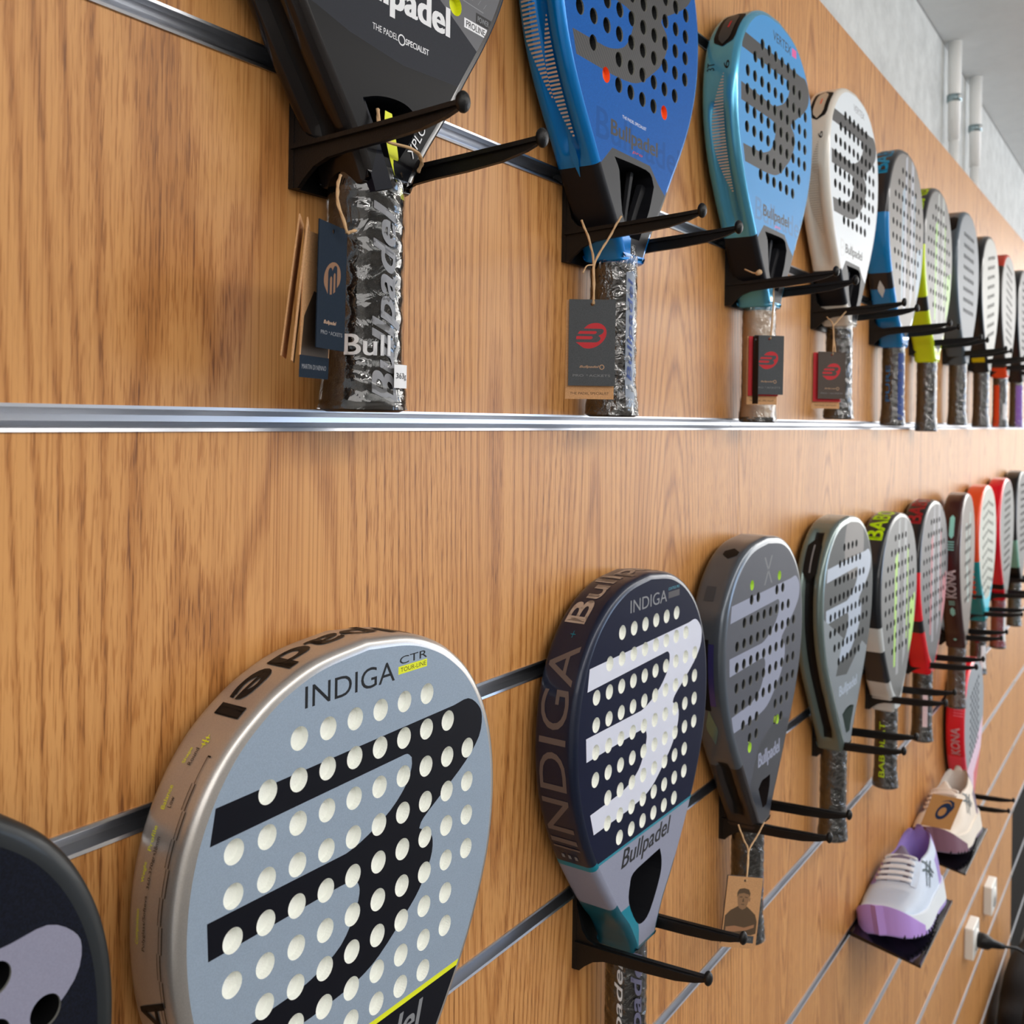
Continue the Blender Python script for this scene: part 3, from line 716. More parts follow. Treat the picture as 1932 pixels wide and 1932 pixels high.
def drop_spec(face, dark, acc, stripe, strip2, topcol, low, grip=None, lowband=None, tx0=106):
    """teardrop racket with vertical printed strips, a block-letter rim top and a bright throat"""
    A = M('accent_%d_%d_%d' % acc, acc, .25, .1, .5); Dk = M('rim_%d_%d_%d' % dark, dark, .3, .1, .5)
    S1 = M('strip_%d_%d_%d' % stripe, stripe, .45); S2 = M('strip_%d_%d_%d' % strip2, strip2, .45)
    return dict(
        layers=[('pale_strip', S1, [[(-14, -14), (-2, -8), (-6, -255), (-22, -255)]]), ('pale_strip', S1, [[(26, -8), (44, -16), (40, -230), (22, -250)]]),
                ('bright_strip', S2, [[(-34, -70), (-16, -60), (-26, -240), (-38, -240)]]), ('bright_strip', S2, [[(48, -60), (56, -64), (52, -205), (44, -215)]]),
                ('bright_patch', S2, [[(70, -150), (108, -140), (100, -205), (62, -235)]]),
                ('throat_field', A, [[(-62, -330), (-48, -268), (-14, -292), (0, -298), (14, -292), (48, -262), (62, -330)]])],
        face=face, rim=[(10, -120, Dk), (-120, -205, A), (-205, -228, Dk), (-228, -500, A)], holes=rows([(-38, 4), (-60, 6), (-82, 8), (-104, 9), (-126, 9), (-148, 9), (-170, 8), (-192, 7), (-214, 5)], 23),
        hole_mat=FOAMK, hole_r=5.4, hseg=12, bevel=7, res=4, handle=dict(dict(r=17.5, top=126, film_top=138, rings=50, film_rings=50), **(grip or {})),
        rim_text=[('BABOLAT', tx0, 176, .006, .026, M('rimtext_%d_%d_%d' % topcol, topcol, .35), False, .06)],
        rim_band=[('white_flash', 300, 330, .014, .024, M('flash_white', (216, 224, 228), .2), .4)] if lowband else [])
FACEG = M('worn_grey_face', (118, 114, 110), .45, speck=.15)
FACEG2 = M('mid_grey_face', (104, 104, 102), .45, speck=.12)
blue5 = drop_spec(FACEG, (34, 36, 42), (20, 132, 205), (168, 172, 184), (142, 164, 182), (30, 160, 214), (20, 132, 205), dict(bands=[('blue_seam', .01, .12, -.9, -.1, M('indigo_seam', (58, 78, 140), .4))], text=[('PURE', .04, .06, -2.0, .4, M('grip_print_cyan', (60, 130, 200), .5), .03, 0)]), True, 130)
yel6 = drop_spec(FACEG2, (38, 40, 44), (218, 240, 30), (156, 160, 156), (140, 190, 90), (196, 240, 20), (218, 240, 30), dict(bands=[('white_sticker', .02, .10, -.5, .1, WHITEP)]), None, 130)
grn5 = drop_spec(M('light_grey_face', (116, 118, 118), .45, speck=.1), (36, 40, 46), (214, 220, 222), (160, 162, 166), (176, 220, 110), (196, 240, 20), (230, 230, 232), dict(text=[('BABOLAT', .02, .09, -1.9, .5, M('grip_print_lime', (196, 230, 40), .5), .04, 0)]))
_g = grn5['rim']; grn5['rim'] = [(10, -165, _g[0][2]), (-165, -208, _g[1][2]), (-208, -262, _g[0][2]), (-262, -500, _g[1][2])]
red6 = drop_spec(M('ash_grey_face', (96, 95, 98), .45, speck=.1), (32, 32, 36), (244, 22, 40), (152, 152, 160), (176, 96, 106), (170, 36, 44), (244, 22, 40), dict(bands=[('white_sticker', .03, .09, -1.3, -.8, M('pale_pink_film', (226, 200, 205), .2))]))
SLB = M('slate_blue_frame', (84, 98, 110), .4, .1, .3)
def plain_spec(face, rimzones, hs, layers=(), grip=None, rim_text=(), rim_band=(), holemat=FOAMK, hr=5.2, half=HALF):
    return dict(layers=list(layers), face=face, rim=rimzones, holes=hs, hole_mat=holemat, hole_r=hr, hseg=10, bevel=7, res=4, half=half,
                handle=dict(dict(r=17.5, top=126, film_top=138, rings=44, film_rings=44), **(grip or {})), rim_text=list(rim_text), rim_band=list(rim_band))
def slant_rows(n, per, z0, dz, slope, pitch=17):
    return [((k - (per - 1) / 2) * pitch, z0 - i * dz + slope * (k - (per - 1) / 2)) for i in range(n) for k in range(per)]
slate7 = plain_spec(M('slate_grey_face', (112, 120, 128), .5), [(10, -500, SLB)], slant_rows(8, 7, -52, 22, 0), layers=[('lower_mark', M('pale_slate', (136, 142, 150), .5), [[(-30, -262), (30, -262), (0, -296)]])],
    rim_text=[('IRVAN', 215, 55, .012, .014, WHITEP, False, .02)], rim_band=[('side_slot', 82, 130, .006, .028, BLKD, .15)])
pale8 = plain_spec(M('pale_grey_face', (176, 176, 170), .5), [(10, -500, M('near_black_frame', (28, 32, 36), .3, 0, .4))], slant_rows(9, 6, -50, 22, 3), grip=dict(neck=M('yellow_neck', (232, 214, 20), .4)), rim_band=[('yellow_neck_band', 372, 396, .006, .034, M('yellow_neck', (232, 214, 20), .4))])
wave9 = plain_spec(FACEG2, [(10, -40, M('red_rim_top', (190, 60, 40), .4)), (-40, -290, M('taupe_frame', (64, 60, 58), .35)), (-290, -500, M('orange_neck', (240, 84, 40), .4))], slant_rows(10, 6, -40, 20, -2),
    grip=dict(bands=[('orange_seam', .0, .11, -2.3, -1.5, M('orange_neck', (240, 84, 40), .4)), ('white_sticker', .02, .06, -1.0, -.5, WHITEP)]))
black10 = plain_spec(M('dim_grey_face', (92, 92, 92), .5), [(10, -500, M('near_black_frame', (28, 32, 36), .3, 0, .4))], slant_rows(10, 6, -40, 20, 0), grip=dict(bands=[('violet_seam', .0, .12, -1.5, -.3, M('violet_seam', (140, 100, 190), .4))]))
MAR = M('maroon_frame', (64, 32, 32), .28, .1, .5); MINT = M('mint_print', (158, 226, 218), .4)
def chev(x0, z0, n, dz, m): return [('mint_chevron', m, [[(x0 - 14, z0 - i * dz), (x0, z0 - i * dz + 7), (x0, z0 - i * dz + 1), (x0 - 14, z0 - i * dz - 6)]]) for i in range(n)]
GRM = M('grey_mint', (150, 170, 164), .5)
maroon7 = plain_spec(M('taupe_face', (116, 106, 98), .5), [(10, -500, MAR)], slant_rows(7, 6, -70, 24, 0), layers=[('mint_strip', GRM, [[(-34, -60), (-18, -60), (-10, -150), (-26, -150)]]), ('mint_strip', GRM, [[(30, -40), (46, -46), (14, -150), (0, -140)]]), ('mint_strip', GRM, [[(-22, -150), (6, -150), (26, -225), (2, -225)]])],
    grip=dict(mat=M('brown_grip', (96, 62, 44), .35)), rim_text=[('KONA', 282, 62, .008, .019, M('pale_mauve_print', (236, 226, 230), .4), False, .05)],
    rim_band=[('mint_bar', 110, 160, .013, .022, MINT, .1), ('mint_bar', 306, 330, .013, .022, MINT, .1)] + [('mint_tick', 165 + 5 * k, 167 + 5 * k, .012, .023, MINT) for k in range(4)] + [('mint_tick', 290 + 4 * k, 291.6 + 4 * k, .012, .023, MINT) for k in range(3)] + [('mint_dot', 398, 404, .015, .022, MINT, .4)])
ORG = M('orange_frame', (236, 84, 40), .3, .1, .5); TQ = M('turquoise_frame', (22, 150, 160), .3, .1, .4)
orange8 = plain_spec(M('pale_sage_face', (182, 186, 176), .5), [(10, -165, ORG), (-165, -500, TQ)], [(x, -40 - i * 22 - abs(x) * .18) for i in range(10) for x in (-66, -44, -22, 0, 22, 44, 66)],
    layers=[('turquoise_field', M('cyan_field', (50, 196, 222), .4), [[(-90, -215), (-30, -262), (30, -262), (90, -215), (60, -330), (-60, -330)]])], rim_band=[('orange_zigzag', 262 + 15 * k, 276 + 15 * k, .010, .022 + .003 * (k % 2), ORG, .5) for k in range(6)],
    grip=dict(bands=[('white_sticker', .015, .07, -1.0, -.2, WHITEP)]))
CRIM = M('crimson_frame', (226, 16, 44), .25, .1, .6)
red9 = plain_spec(M('smoke_face', (112, 114, 112), .5), [(10, -268, CRIM), (-268, -284, BLKP), (-284, -500, CRIM)], slant_rows(11, 6, -40, 19, 1), grip=dict(mat=M('crimson_grip', (178, 40, 66), .35), bands=[('white_sticker', .02, .09, -.6, .2, WHITEP)]),
    rim_text=[('head', 226, 46, .012, .010, WHITEP, False, .05)], rim_band=[('white_dot', 172, 180, .014, .020, WHITEP, .4)])
mint10 = plain_spec(M('dim_grey_face', (92, 92, 92), .5), [(10, -190, M('near_black_frame', (28, 32, 36), .3, 0, .4)), (-190, -270, M('mint_frame', (128, 188, 172), .35)), (-270, -500, BLKP)], slant_rows(10, 6, -40, 20, 0), grip=dict(mat=M('green_grey_grip', (66, 84, 80), .4)))
PNK = M('pink_frame', (244, 66, 92), .3, .1, .5); REDF = M('red_frame', (226, 24, 44), .28, .1, .5)
kona = plain_spec(M('cool_grey_face', (152, 160, 168), .5), [(10, -190, REDF), (-190, -500, PNK)], slant_rows(9, 6, -62, 17, 5, 19), layers=[('pink_field', M('pale_pink_field', (236, 206, 226), .45), [[(-110, -236), (20, -190), (110, -150), (100, -200), (0, -330), (-90, -330)]]), ('pink_field', PNK, [[(0, -250), (90, -215), (60, -330), (0, -330)]])],
    rim_text=[('KONA', 262, 62, .009, .018, M('pale_rose_print', (236, 190, 200), .4), False, .04)],
    rim_band=[('rose_line', 90 + 7 * k, 92.5 + 7 * k, .004, .024, M('rose_line', (240, 110, 130), .4)) for k in range(7)] + [('rose_line', 150 + 6 * k, 152 + 6 * k, .002, .022, M('rose_line', (240, 110, 130), .4)) for k in range(5)])
lowleft_spec = dict(layers=[('logo', M('heather_grey_print', (140, 140, 160), .5, speck=.06, spec=.2), [shift(BLOGO_S, 0, -14)])], face=M('midnight_face', (12, 16, 30), .55, 0, 0, speck=.6, spec=.2), rim=[(10, -500, M('midnight_frame', (26, 30, 32), .45, 0, .1, spec=.3))],
    holes=rows([(-58, 6), (-80, 8), (-102, 10), (-124, 10), (-146, 10), (-168, 8), (-190, 6)]), hole_mat=BLKD, hole_edge=FOAMG, hole_r=6.5, hseg=28, res=8, bevel=10, handle=dict(),
    throat=[smooth_poly([(-24, -262), (-26, -250), (0, -249), (26, -250), (24, -262), (8, -288), (-8, -288)])], rim_text=[])

UP = 'rackets on the upper row'; LO = 'rackets on the lower row'
def put(label, cx, zt, spec, **k):
    r = Racket('padel_racket', label, cx, zt, spec, **k); r.root['group'] = UP if zt > 0 else (LO if zt > -.4 else ''); 
    if zt < -.4: del r.root['group']
    return r
put('charcoal racket with white lettering, leftmost in the upper row', .437, .4555, dark_spec)
put('royal blue racket with dark carbon emblem and two orange holes', .745, .4555, blue_spec)
put('light sky blue racket with a dark emblem and a cream wrapped handle', 1.093, .4525, sky_spec)
put('white racket with a dark grey emblem and black throat in the upper row', 1.412, .4585, white_spec)
put('grey faced racket with a blue and black side, upper row right of the white racket', 1.728, .450, blue5)
put('grey faced racket with black side and neon yellow throat, upper row', 1.99, .440, yel6)
put('plain slate grey racket with rows of dark perforations, upper row', 2.30, .452, slate7)
put('pale grey faced racket with a black side and yellow neck, upper row', 2.60, .449, pale8)
put('grey racket with orange neck and red seamed handle in the upper row', 2.90, .449, wave9)
put('dark racket with a violet handle wrap at the right edge, upper row', 3.21, .449, black10)
put('midnight blue racket with a grey emblem cut off at the bottom left corner', .137, -.139, lowleft_spec)
put('large silver racket with black emblem and pale round holes in the lower row', .4245, -.1257, silver_spec)
put('navy racket with white emblem and pale grey and teal throat', .787, -.132, navy_spec)
put('graphite racket with grey blue emblem and four lime holes', 1.082, -.127, grey_spec)
put('sage green framed racket with pale blue emblem and a black groove round its side', 1.415, -.1285, sage_spec)
put('racket with neon green block letters on its top edge and a white throat', 1.715, -.145, grn5)
put('racket with red throat, black side and dull red block letters on its top edge', 1.992, -.141, red6)
put('maroon sided racket with mint bars and pale letters on its side', 2.272, -.142, maroon7, out=.056, yaw=3)
put('racket with orange frame turning turquoise towards the throat', 2.61, -.1415, orange8)
put('crimson racket with a grey face and red wrapped handle, lower row', 2.925, -.138, red9)
put('dark racket with a mint lower frame at the right edge, lower row', 3.235, -.130, mint10)
r = put('red and pink racket with a grey perforated face hanging alone below the lower row', 2.455, -.527, kona)

# ------------------------------------------------------------------ brackets
def bracket_parts(t):
    W = .075
    prof = [(0, -.069), (-.004, -.069), (-.004, -.006), (-.0065, -.002), (-.0065, .003), (.004, .003), (.009, .0045), (.009, .001), (.0045, -.001), (0, -.005)]
    prism('wall_plate', prof, -W / 2 - .002, W / 2 + .002, 'x', BLKP, t)
    for s in (-1, 1):
        x = s * W / 2
        # top flange
        top = [(-.003, -.0445), (-.03, -.0435), (-.07, -.0415), (-.105, -.0395), (-.121, -.0382)]
        v = []; 
        for i, (y, z) in enumerate(top):
            hw = .0042 if i < 4 else .0036
            v += [(x - hw, y, z), (x + hw, y, z), (x + hw, y, z - .0026), (x - hw, y, z - .0026)]
        n = len(top); fc = [(0, 1, 2, 3), (4 * n - 1, 4 * n - 2, 4 * n - 3, 4 * n - 4)]
        for i in range(n - 1):
            for k in range(4): a = 4 * i + k; b = 4 * i + (k + 1) % 4; fc.append((a, b, b + 4, a + 4)[::-1])
        arm = mesh('arm', v, fc, BLKP, t)
        # web under the flange with the curved gusset down the plate
        side = [(-.003, -.044), (-.121, -.038), (-.121, -.0418), (-.112, -.0452), (-.095, -.0490), (-.070, -.0515), (-.045, -.0530), (-.030, -.0545), (-.020, -.0580), (-.012, -.0640), (-.007, -.069), (-.003, -.069)]
        prism('web', side, x - .0016, x + .0016, 'x', BLKP, arm)
        tri = [(-.003, -.044), (-.022, -.0432), (-.014, -.040), (-.009, -.034), (-.0065, -.024), (-.003, -.010)]
        prism('upper_gusset', tri, x - .0016, x + .0016, 'x', BLKP, arm)
        k = bmesh.new(); bmesh.ops.create_uvsphere(k, u_segments=14, v_segments=8, radius=.0050)
        for q in k.verts: q.co = Vector((q.co.x * .95 + x, q.co.y * .7 - .1225, q.co.z * 1.15 - .0388))
        bmobj('tip_knob', k, BLKP, arm, smooth=True)
def copy_tree(o, parent=None):
    c = o.copy(); COL.objects.link(c); c.parent = parent
    for ch in o.children: copy_tree(ch, c)
    return c
ub = [.4395, .7415, 1.0935, 1.403, 1.711, 1.998, 2.31, 2.61, 2.91, 3.22]
lb = [.137, .4245, .776, 1.100, 1.439, 1.722, 2.005, 2.305, 2.62, 2.93, 3.24]
un = ['black and charcoal', 'royal blue', 'light sky blue', 'white', 'blue and black sided', 'neon yellow throated', 'slate grey', 'yellow necked', 'orange necked', 'violet handled']
ln = ['bottom left midnight blue', 'large silver', 'navy', 'graphite lime holed', 'sage green', 'white throated neon lettered', 'red throated', 'maroon sided', 'orange and turquoise', 'crimson', 'mint framed']
first = None
for xs, z, names, row in ((ub, .198, un, 'upper'), (lb, -.3985, ln, 'lower'), ([2.452], -.801, ['red and pink'], 'single')):
    for x, nm in zip(xs, names):
        if first is None:
            first = empty('display_bracket', (x, 0, z)); bracket_parts(first); b = first
        else: b = copy_tree(first); b.location = (x, 0, z)
        tag(b, 'black two pronged bracket holding the %s racket' % nm, 'bracket', 'brackets of the %s row' % row if row != 'single' else None)
        if row == 'single' and 'group' in b: del b['group']

# ------------------------------------------------------------------ hang tags
def emblem_loops():
    """round B emblem of the hang tags, unit size centred on 0, leaning right"""
    L_ = []
    sh = lambda p: [(x + y * .28, y * .92) for x, y in p]
    arc = [(1.0 * math.cos(a), 1.0 * math.sin(a)) for a in [math.radians(q) for q in range(-118, 119, 9)]]
    inner = [(.30 + .42 * math.cos(a), .38 + .34 * math.sin(a)) for a in [math.radians(q) for q in range(88, -80, -16)]]
    L_.append(sh([(-.55, .82)] + [(math.cos(a), math.sin(a)) for a in [math.radians(q) for q in range(118, -119, -8)]] + [(-1.0, -.52), (-.62, -.52), (.05, -.52)] +
                 [(.34 + .34 * math.cos(a), -.26 + .26 * math.sin(a)) for a in [math.radians(q) for q in range(-88, 80, 16)]] + [(.50, .02)] +
                 [(.48 + .26 * math.cos(a), .32 + .24 * math.sin(a)) for a in [math.radians(q) for q in range(-60, 90, 15)]] + [(-.75, .56)]))
    L_.append(sh([(-.98, .36), (.18, .36), (.28, .26), (.18, .14), (-1.06, .14)]))
    L_.append(sh([(-1.1, -.04), (.0, -.04), (.12, -.16), (.0, -.28), (-1.06, -.28)]))
    return L_
EMB = emblem_loops()
def card(parent, name, m, o_, ux, uz, w_, h_, th=.0006, hole=True, label=None, layers=()):
    """card with its top centre at o_, ux = direction to the right, uz = up; layers printed on the front"""
    ux = Vector(ux).normalized(); uz = Vector(uz); uz = (uz - ux * uz.dot(ux)).normalized(); nr = ux.cross(uz)   # towards the room
    if nr.y > 0: nr = -nr
    outer = [(-w_ / 2, 0), (-w_ / 2, -h_), (w_ / 2, -h_), (w_ / 2, 0)]
    S = 1000; sc = lambda l: [(a * S, b * S) for a, b in l]
    cuts = [circ(0, -3.6, 1.3, 12)] if hole else []
    vo, res = split_face(sc(outer), cuts, [Bold([[sc(q) for q in w_] for w_ in l[2]]) if isinstance(l[2], Bold) else [sc(q) for q in l[2]] for l in layers])
    pt = lambda a, b, d=0: Vector(o_) + ux * (a / S) + uz * (b / S) + nr * d
    for key, tris in sorted(res.items()):
        used = sorted({i for t in tris for i in t}); mp = {u: i for i, u in enumerate(used)}
        fl = ux.cross(uz).dot(nr) > 0
        F_ = [tuple(mp[i] for i in (t if fl else t[::-1])) for t in tris]
        if key < 0:
            V = [pt(vo[u].x, vo[u].y) for u in used]; n = len(V); V2 = [pt(vo[u].x, vo[u].y, -th) for u in used]
            ed = {}
            for f in F_:
                for i in range(3): ed[(f[i], f[(i + 1) % 3])] = 1
            sides = [(b, a, a + n, b + n) for a, b in ed if (b, a) not in ed]
            mesh(name, V + V2, F_ + [tuple(i + n for i in f[::-1]) for f in F_] + sides, m, parent, label=label)
        else: mesh(layers[key][0], [pt(vo[u].x, vo[u].y) for u in used], F_, layers[key][1], parent)
    return pt
def emb(cx, cz, s): return [[(cx + x * s, cz + y * s) for x, y in l] for l in EMB]
def string(parent, pts, r=.0008, name='string'):
    p = catmull(pts, 8); o = tube(name, p, r, STRING, parent, seg=6)
    # second twisted strand
    q = [v + Vector((math.cos(i * .9) * r, math.sin(i * .9) * r * .6, 0)) for i, v in enumerate(p)]
    tube('string_strand', q, r * .8, STRING, o, seg=5); return o
RT = tuple(rt)
TG = 'hang tags on the racket handles'
def slate_layers(w_, h_, e=REDP, sc=1):
    k = w_ / 2
    return [('emblem', e, emb(0.0, -h_ * .42, w_ * .30)),
            ('lettering', GOLD, text_loops('Bullpadel', -w_ * .26, w_ * .16, -h_ * .80, -h_ * .765, .03, .3)),
            ('ring_mark', GOLD, [[(w_ * .22 + a, -h_ * .782 + b) for a, b in circ(0, 0, w_ * .055, 12)], [(w_ * .22 + a, -h_ * .782 + b) for a, b in circ(0, 0, w_ * .038, 12)]]),
            ('lettering', GREYP, text_loops('PRO RACKETS', -w_ * .40, w_ * .40, -h_ * .895, -h_ * .868, 0))]
def kraft_layers(w_, h_):
    return [('lettering', BLACKP, text_loops('THE PADEL SPECIALIST', -w_ * .40, w_ * .40, -h_ * .955, -h_ * .93, .01))]
# tag of the royal blue racket
o = P(1118, 565, .062); e = empty('hang_tag', o); tag(e, 'grey card tag with a red emblem over a kraft card, on the royal blue racket', 'tag', TG)
card(e, 'card', SLATE, (0, 0, 0), RT, (0, 0, 1), .0345, .064, layers=slate_layers(.0345, .064))
card(e, 'backing_card', KRAFT, (.0012, .0022, -.0003), RT, (0, 0, 1), .036, .0735, label='kraft brown card behind', layers=kraft_layers(.036, .0735))
a = P(1097, 415, .050) - o; b = P(1172, 408, .052) - o; c = P(1120, 500, .058) - o
string(e, [a, (a + c) / 2 + Vector((0, -.002, 0)), c, Vector((0, -.001, -.0036))]); string(e, [b, (b + c) / 2, c + Vector((.001, 0, 0)), Vector((.0006, -.001, -.0036))])
string(e, [c, c + Vector((-.010, .0, -.002)), c + Vector((-.016, .0, -.008))], .0005)
# tag of the sky blue racket: slate over red over kraft, and a dark one edge on
o = P(1452, 633, .065); e = empty('hang_tag', o); tag(e, 'grey card tag with red emblem and a red card edge, beside the cream wrapped handle', 'tag', TG)
cx_ = (.72, -.69, 0)
card(e, 'card', SLATE, (0, 0, 0), cx_, (-.03, 0, 1), .0335, .062, layers=slate_layers(.0335, .062))
card(e, 'backing_card', REDP, (.0000, .0060, -.001), (.72, -.69, 0), (-.01, 0, 1), .034, .0625, label='red card')
card(e, 'backing_card', KRAFT, (.0012, .0080, -.001), (.72, -.69, 0), (0, 0, 1), .0345, .0715, label='kraft brown card behind', layers=kraft_layers(.0345, .0715))
card(e, 'backing_card', BLACKP, (-.012, .010, -.001), (.5, 1, 0), (0, 0, 1), .008, .071, label='black card seen edge on')
a = P(1405, 508, .045) - o; b = P(1460, 540, .052) - o; m_ = P(1430, 515, .060) - o
string(e, [b, b * .5 + Vector((-.002, -.002, 0)), Vector((0, -.001, -.0036))]); string(e, [a, (a + m_) / 2 + Vector((0, -.002, -.002)), m_])
tube('string_knot', [m_ + Vector((-.003, 0, -.001)), m_ + Vector((.002, -.001, .001)), m_ + Vector((.007, 0, .001))], [.002, .003, .002], STRING, e, seg=8)
# tag of the white racket
o = P(1570, 664, .066); e = empty('hang_tag', o); tag(e, 'brown grey card tag with red emblem and kraft card below, on the white racket', 'tag', TG)
BG = M('brown_grey_card', (84, 74, 68), .7, speck=.12)
card(e, 'card', BG, (0, 0, 0), (.72, -.69, 0), (.06, -.05, 1), .037, .058, layers=slate_layers(.037, .058))
card(e, 'backing_card', REDP, (-.0005, .0055, -.001), (.72, -.69, 0), (.05, -.05, 1), .0375, .0605, label='red card')
card(e, 'backing_card', KRAFT, (.0005, .0075, -.001), (.72, -.69, 0), (.05, -.05, 1), .038, .069, label='kraft brown card behind', layers=kraft_layers(.038, .069))
c = P(1572, 615, .060) - o; a = P(1560, 598, .05) - o; b = P(1596, 588, .05) - o
string(e, [a, c, Vector((0, -.001, -.0036))]); string(e, [b, (b + c) / 2, c]); string(e, [c + Vector((.002, 0, -.012)), Vector((.009, -.001, .004)), Vector((.010, -.001, -.006))])
# tags of the black racket: navy cut-out card turned to the side, kraft cards behind it
o = P(630, 424, .052); e = empty('hang_tag', o); tag(e, 'navy card tag with kraft cards fanned behind it, on the leftmost upper racket', 'tag', TG)
ux = (.94, .32, 0)
card(e, 'card', NAVYC, (0, 0, 0), ux, (.04, 0, 1), .034, .066, layers=[('emblem', M('dark_cut_out', (128, 90, 60), .7), [[(y, -.028 + x * .9) for x, y in [(q[0] * .009, q[1] * .011) for q in l]] for l in EMB]),
    ('lettering', GOLD, text_loops('Bullpadel', -.009, .006, -.0535, -.051, .03, .3)), ('lettering', GREYP, text_loops('PRO RACKETS', -.012, .014, -.0585, -.0565))])
card(e, 'backing_card', KRAFT, (-.006, .004, -.006), ux, (.10, 0, 1), .034, .0755, label='kraft brown photo card', layers=[
    ('dark_band', NAVYC, [[(-.017, -.0755), (.017, -.0755), (.017, -.064), (-.017, -.064)]]), ('lettering', GREYP, text_loops('MARTIN DI NENNO', -.014, .014, -.0710, -.0685, .01)),
    ('portrait_print', M('dark_portrait_print', (66, 52, 40), .7), [[(-.016, -.064), (.016, -.064), (.016, -.045), (.006, -.032), (-.004, -.030), (-.014, -.044)]])])
card(e, 'backing_card', KRAFT, (-.018, .000, -.002), (.72, .69, 0), (.14, 0, 1), .030, .072, label='kraft brown card edge')
card(e, 'backing_card', KRAFT, (-.022, .001, -.001), (.74, .67, 0), (.17, 0, 1), .030, .071, label='kraft brown card edge')
a = P(642, 330, .045) - o; lp = Vector((.006, -.004, -.004))
string(e, [a, a * .5 + Vector((-.003, -.003, 0)), lp]); string(e, [lp, lp + Vector((.004, -.001, .002)), lp + Vector((.008, .002, .003))], .0009)
ring = [P(712, 205, .048), P(725, 262, .052), P(775, 280, .054), P(795, 300, .052), P(790, 325, .046)]
string(e, [q - o for q in ring], .0010)
# portrait tag of the graphite racket
o = P(1407, 1655, .066); e = empty('hang_tag', o); tag(e, 'kraft card tag printed with a man in a dark shirt, on the graphite racket', 'tag', TG)
SEP = M('sepia_print', (150, 116, 86), .7); SEPD = M('dark_sepia_print', (94, 76, 58), .7); SEPL = M('light_sepia_print', (168, 124, 92), .7)
mmk = lambda l: [(x / 1000, z / 1000) for x, z in l]
uxp = (.62, -.78, -.10)
shirt = mmk([(-17, -58), (-17, -40), (-12, -34), (-7, -31), (-4, -29), (0, -33), (4, -29), (8, -32), (14, -37), (16.5, -44), (16.5, -56), (12, -58)])
face_ = mmk([(-5, -28), (-6, -22), (-5.6, -17), (0, -15.5), (5.6, -17), (6, -22), (4.6, -28), (3.6, -31), (0, -33), (-3.6, -31)])
hair = mmk([(-6.4, -21), (-6.8, -16), (-5, -12.2), (0, -11), (5, -12.2), (6.8, -16), (6.4, -21), (5.4, -17.2), (0, -16), (-5.2, -17.2)])
card(e, 'card', KRAFT, (0, 0, 0), uxp, (0, 0, 1), .036, .0715, layers=[('printed_shirt', SEPD, [shirt]), ('printed_face', SEP, [face_]), ('printed_hair', SEPD, [hair]),
    ('printed_ear', SEP, [mmk([(6, -21), (7.4, -20.4), (7.2, -24), (6, -24.6)])]), ('printed_brow', SEPD, [mmk([(-4, -20), (-1, -19.6), (-1, -20.6), (-4, -20.8)]), mmk([(1.4, -19.6), (4.4, -20), (4.4, -20.8), (1.4, -20.6)])]),
    ('printed_mouth', SEPD, [mmk([(-1.8, -27.2), (1.8, -27.2), (1.4, -28), (-1.4, -28)])]), ('printed_nose', SEPD, [mmk([(-.3, -21.5), (.4, -21.5), (1, -25), (-.8, -25)])]),
    ('printed_arms', SEPL, [mmk([(-15, -51), (-6, -49.4), (4, -50.8), (14, -47), (14, -50), (6, -53.5), (-6, -55.5), (-15, -55)])]),
    ('grey_band', SLATE, [mmk([(-18, -66), (15, -66), (15, -58.6), (-18, -58.6)])]), ('lettering', GREYP, text_loops('MARTIN DI NENNO', -.0155, .0125, -.0635, -.0610, .01))])
card(e, 'backing_card', SLATE, (.0035, .0022, -.001), uxp, (0, 0, 1), .036, .069, label='grey card behind')
c = P(1412, 1608, .060) - o; a = P(1393, 1556, .05) - o; b = P(1442, 1552, .055) - o
string(e, [a, (a + c) / 2, c, Vector((0, -.001, -.0036))]); string(e, [b, (b + c) / 2, c + Vector((.0008, 0, 0)), Vector((.0006, -.001, -.0036))])
# weight sticker on the first handle and word printed across it
rk = [x for x in bpy.data.objects if x.name == 'padel_racket'][0]
def on_grip(u0, z0, r=.0212):
    return lambda u, v: Vector((math.sin(u0 + u / r) * r, -math.cos(u0 + u / r) * r * .95, z0 + v))
for nm, s_, m_, u0, z0, w_, h_, rr in (('white_sticker', None, WHITEP, -.10, .014, .0135, .0135, .0276), ('lettering', '363g', BLACKP, -.05, .0185, .0105, .0042, .0279), ('lettering', 'Bull', WHITEP, -1.30, .032, .0290, .0120, .0242)):
    fn = on_grip(u0, z0, rr)
    if s_: text_on(nm, s_, fn, w_, h_, m_, rk, .03 if s_ == 'Bull' else 0, cut=.003)
    else:
        V = [fn(w_ * i / 6, h_ * j) for j in (0, 1) for i in range(7)]
        mesh(nm, V, [(i, i + 1, i + 8, i + 7) for i in range(6)], m_, rk)
V = []
for i in range(13):                                           # acid yellow rib in the throat of the first racket
    f = i / 12; x = -.004 + .016 * f ** 1.4; z = .172 - .047 * f; wd = .0022 + .0030 * math.sin(PI * min(1, f + .15))
    V += [(x - wd, -.0205 + .002 * f, z), (x + wd, -.0195 + .002 * f, z)]
mesh('yellow_rib', V, [(2 * i, 2 * i + 1, 2 * i + 3, 2 * i + 2) for i in range(12)], YEL, rk)
tube('throat_strut', [(-.022, -.004, .182), (-.014, -.008, .155), (-.006, -.012, .126)], [.009, .011, .012], M('blue_black_gloss', (10, 14, 28), .3, 0, 0, spec=.12), rk, seg=6, smooth=False)
text_on('lettering', 'XPLO', lambda u, v: Vector((.019 + u * .50 - v * .86, -.0196, .150 + u * .86 + v * .50)), .024, .0065, WHITEP, rk)

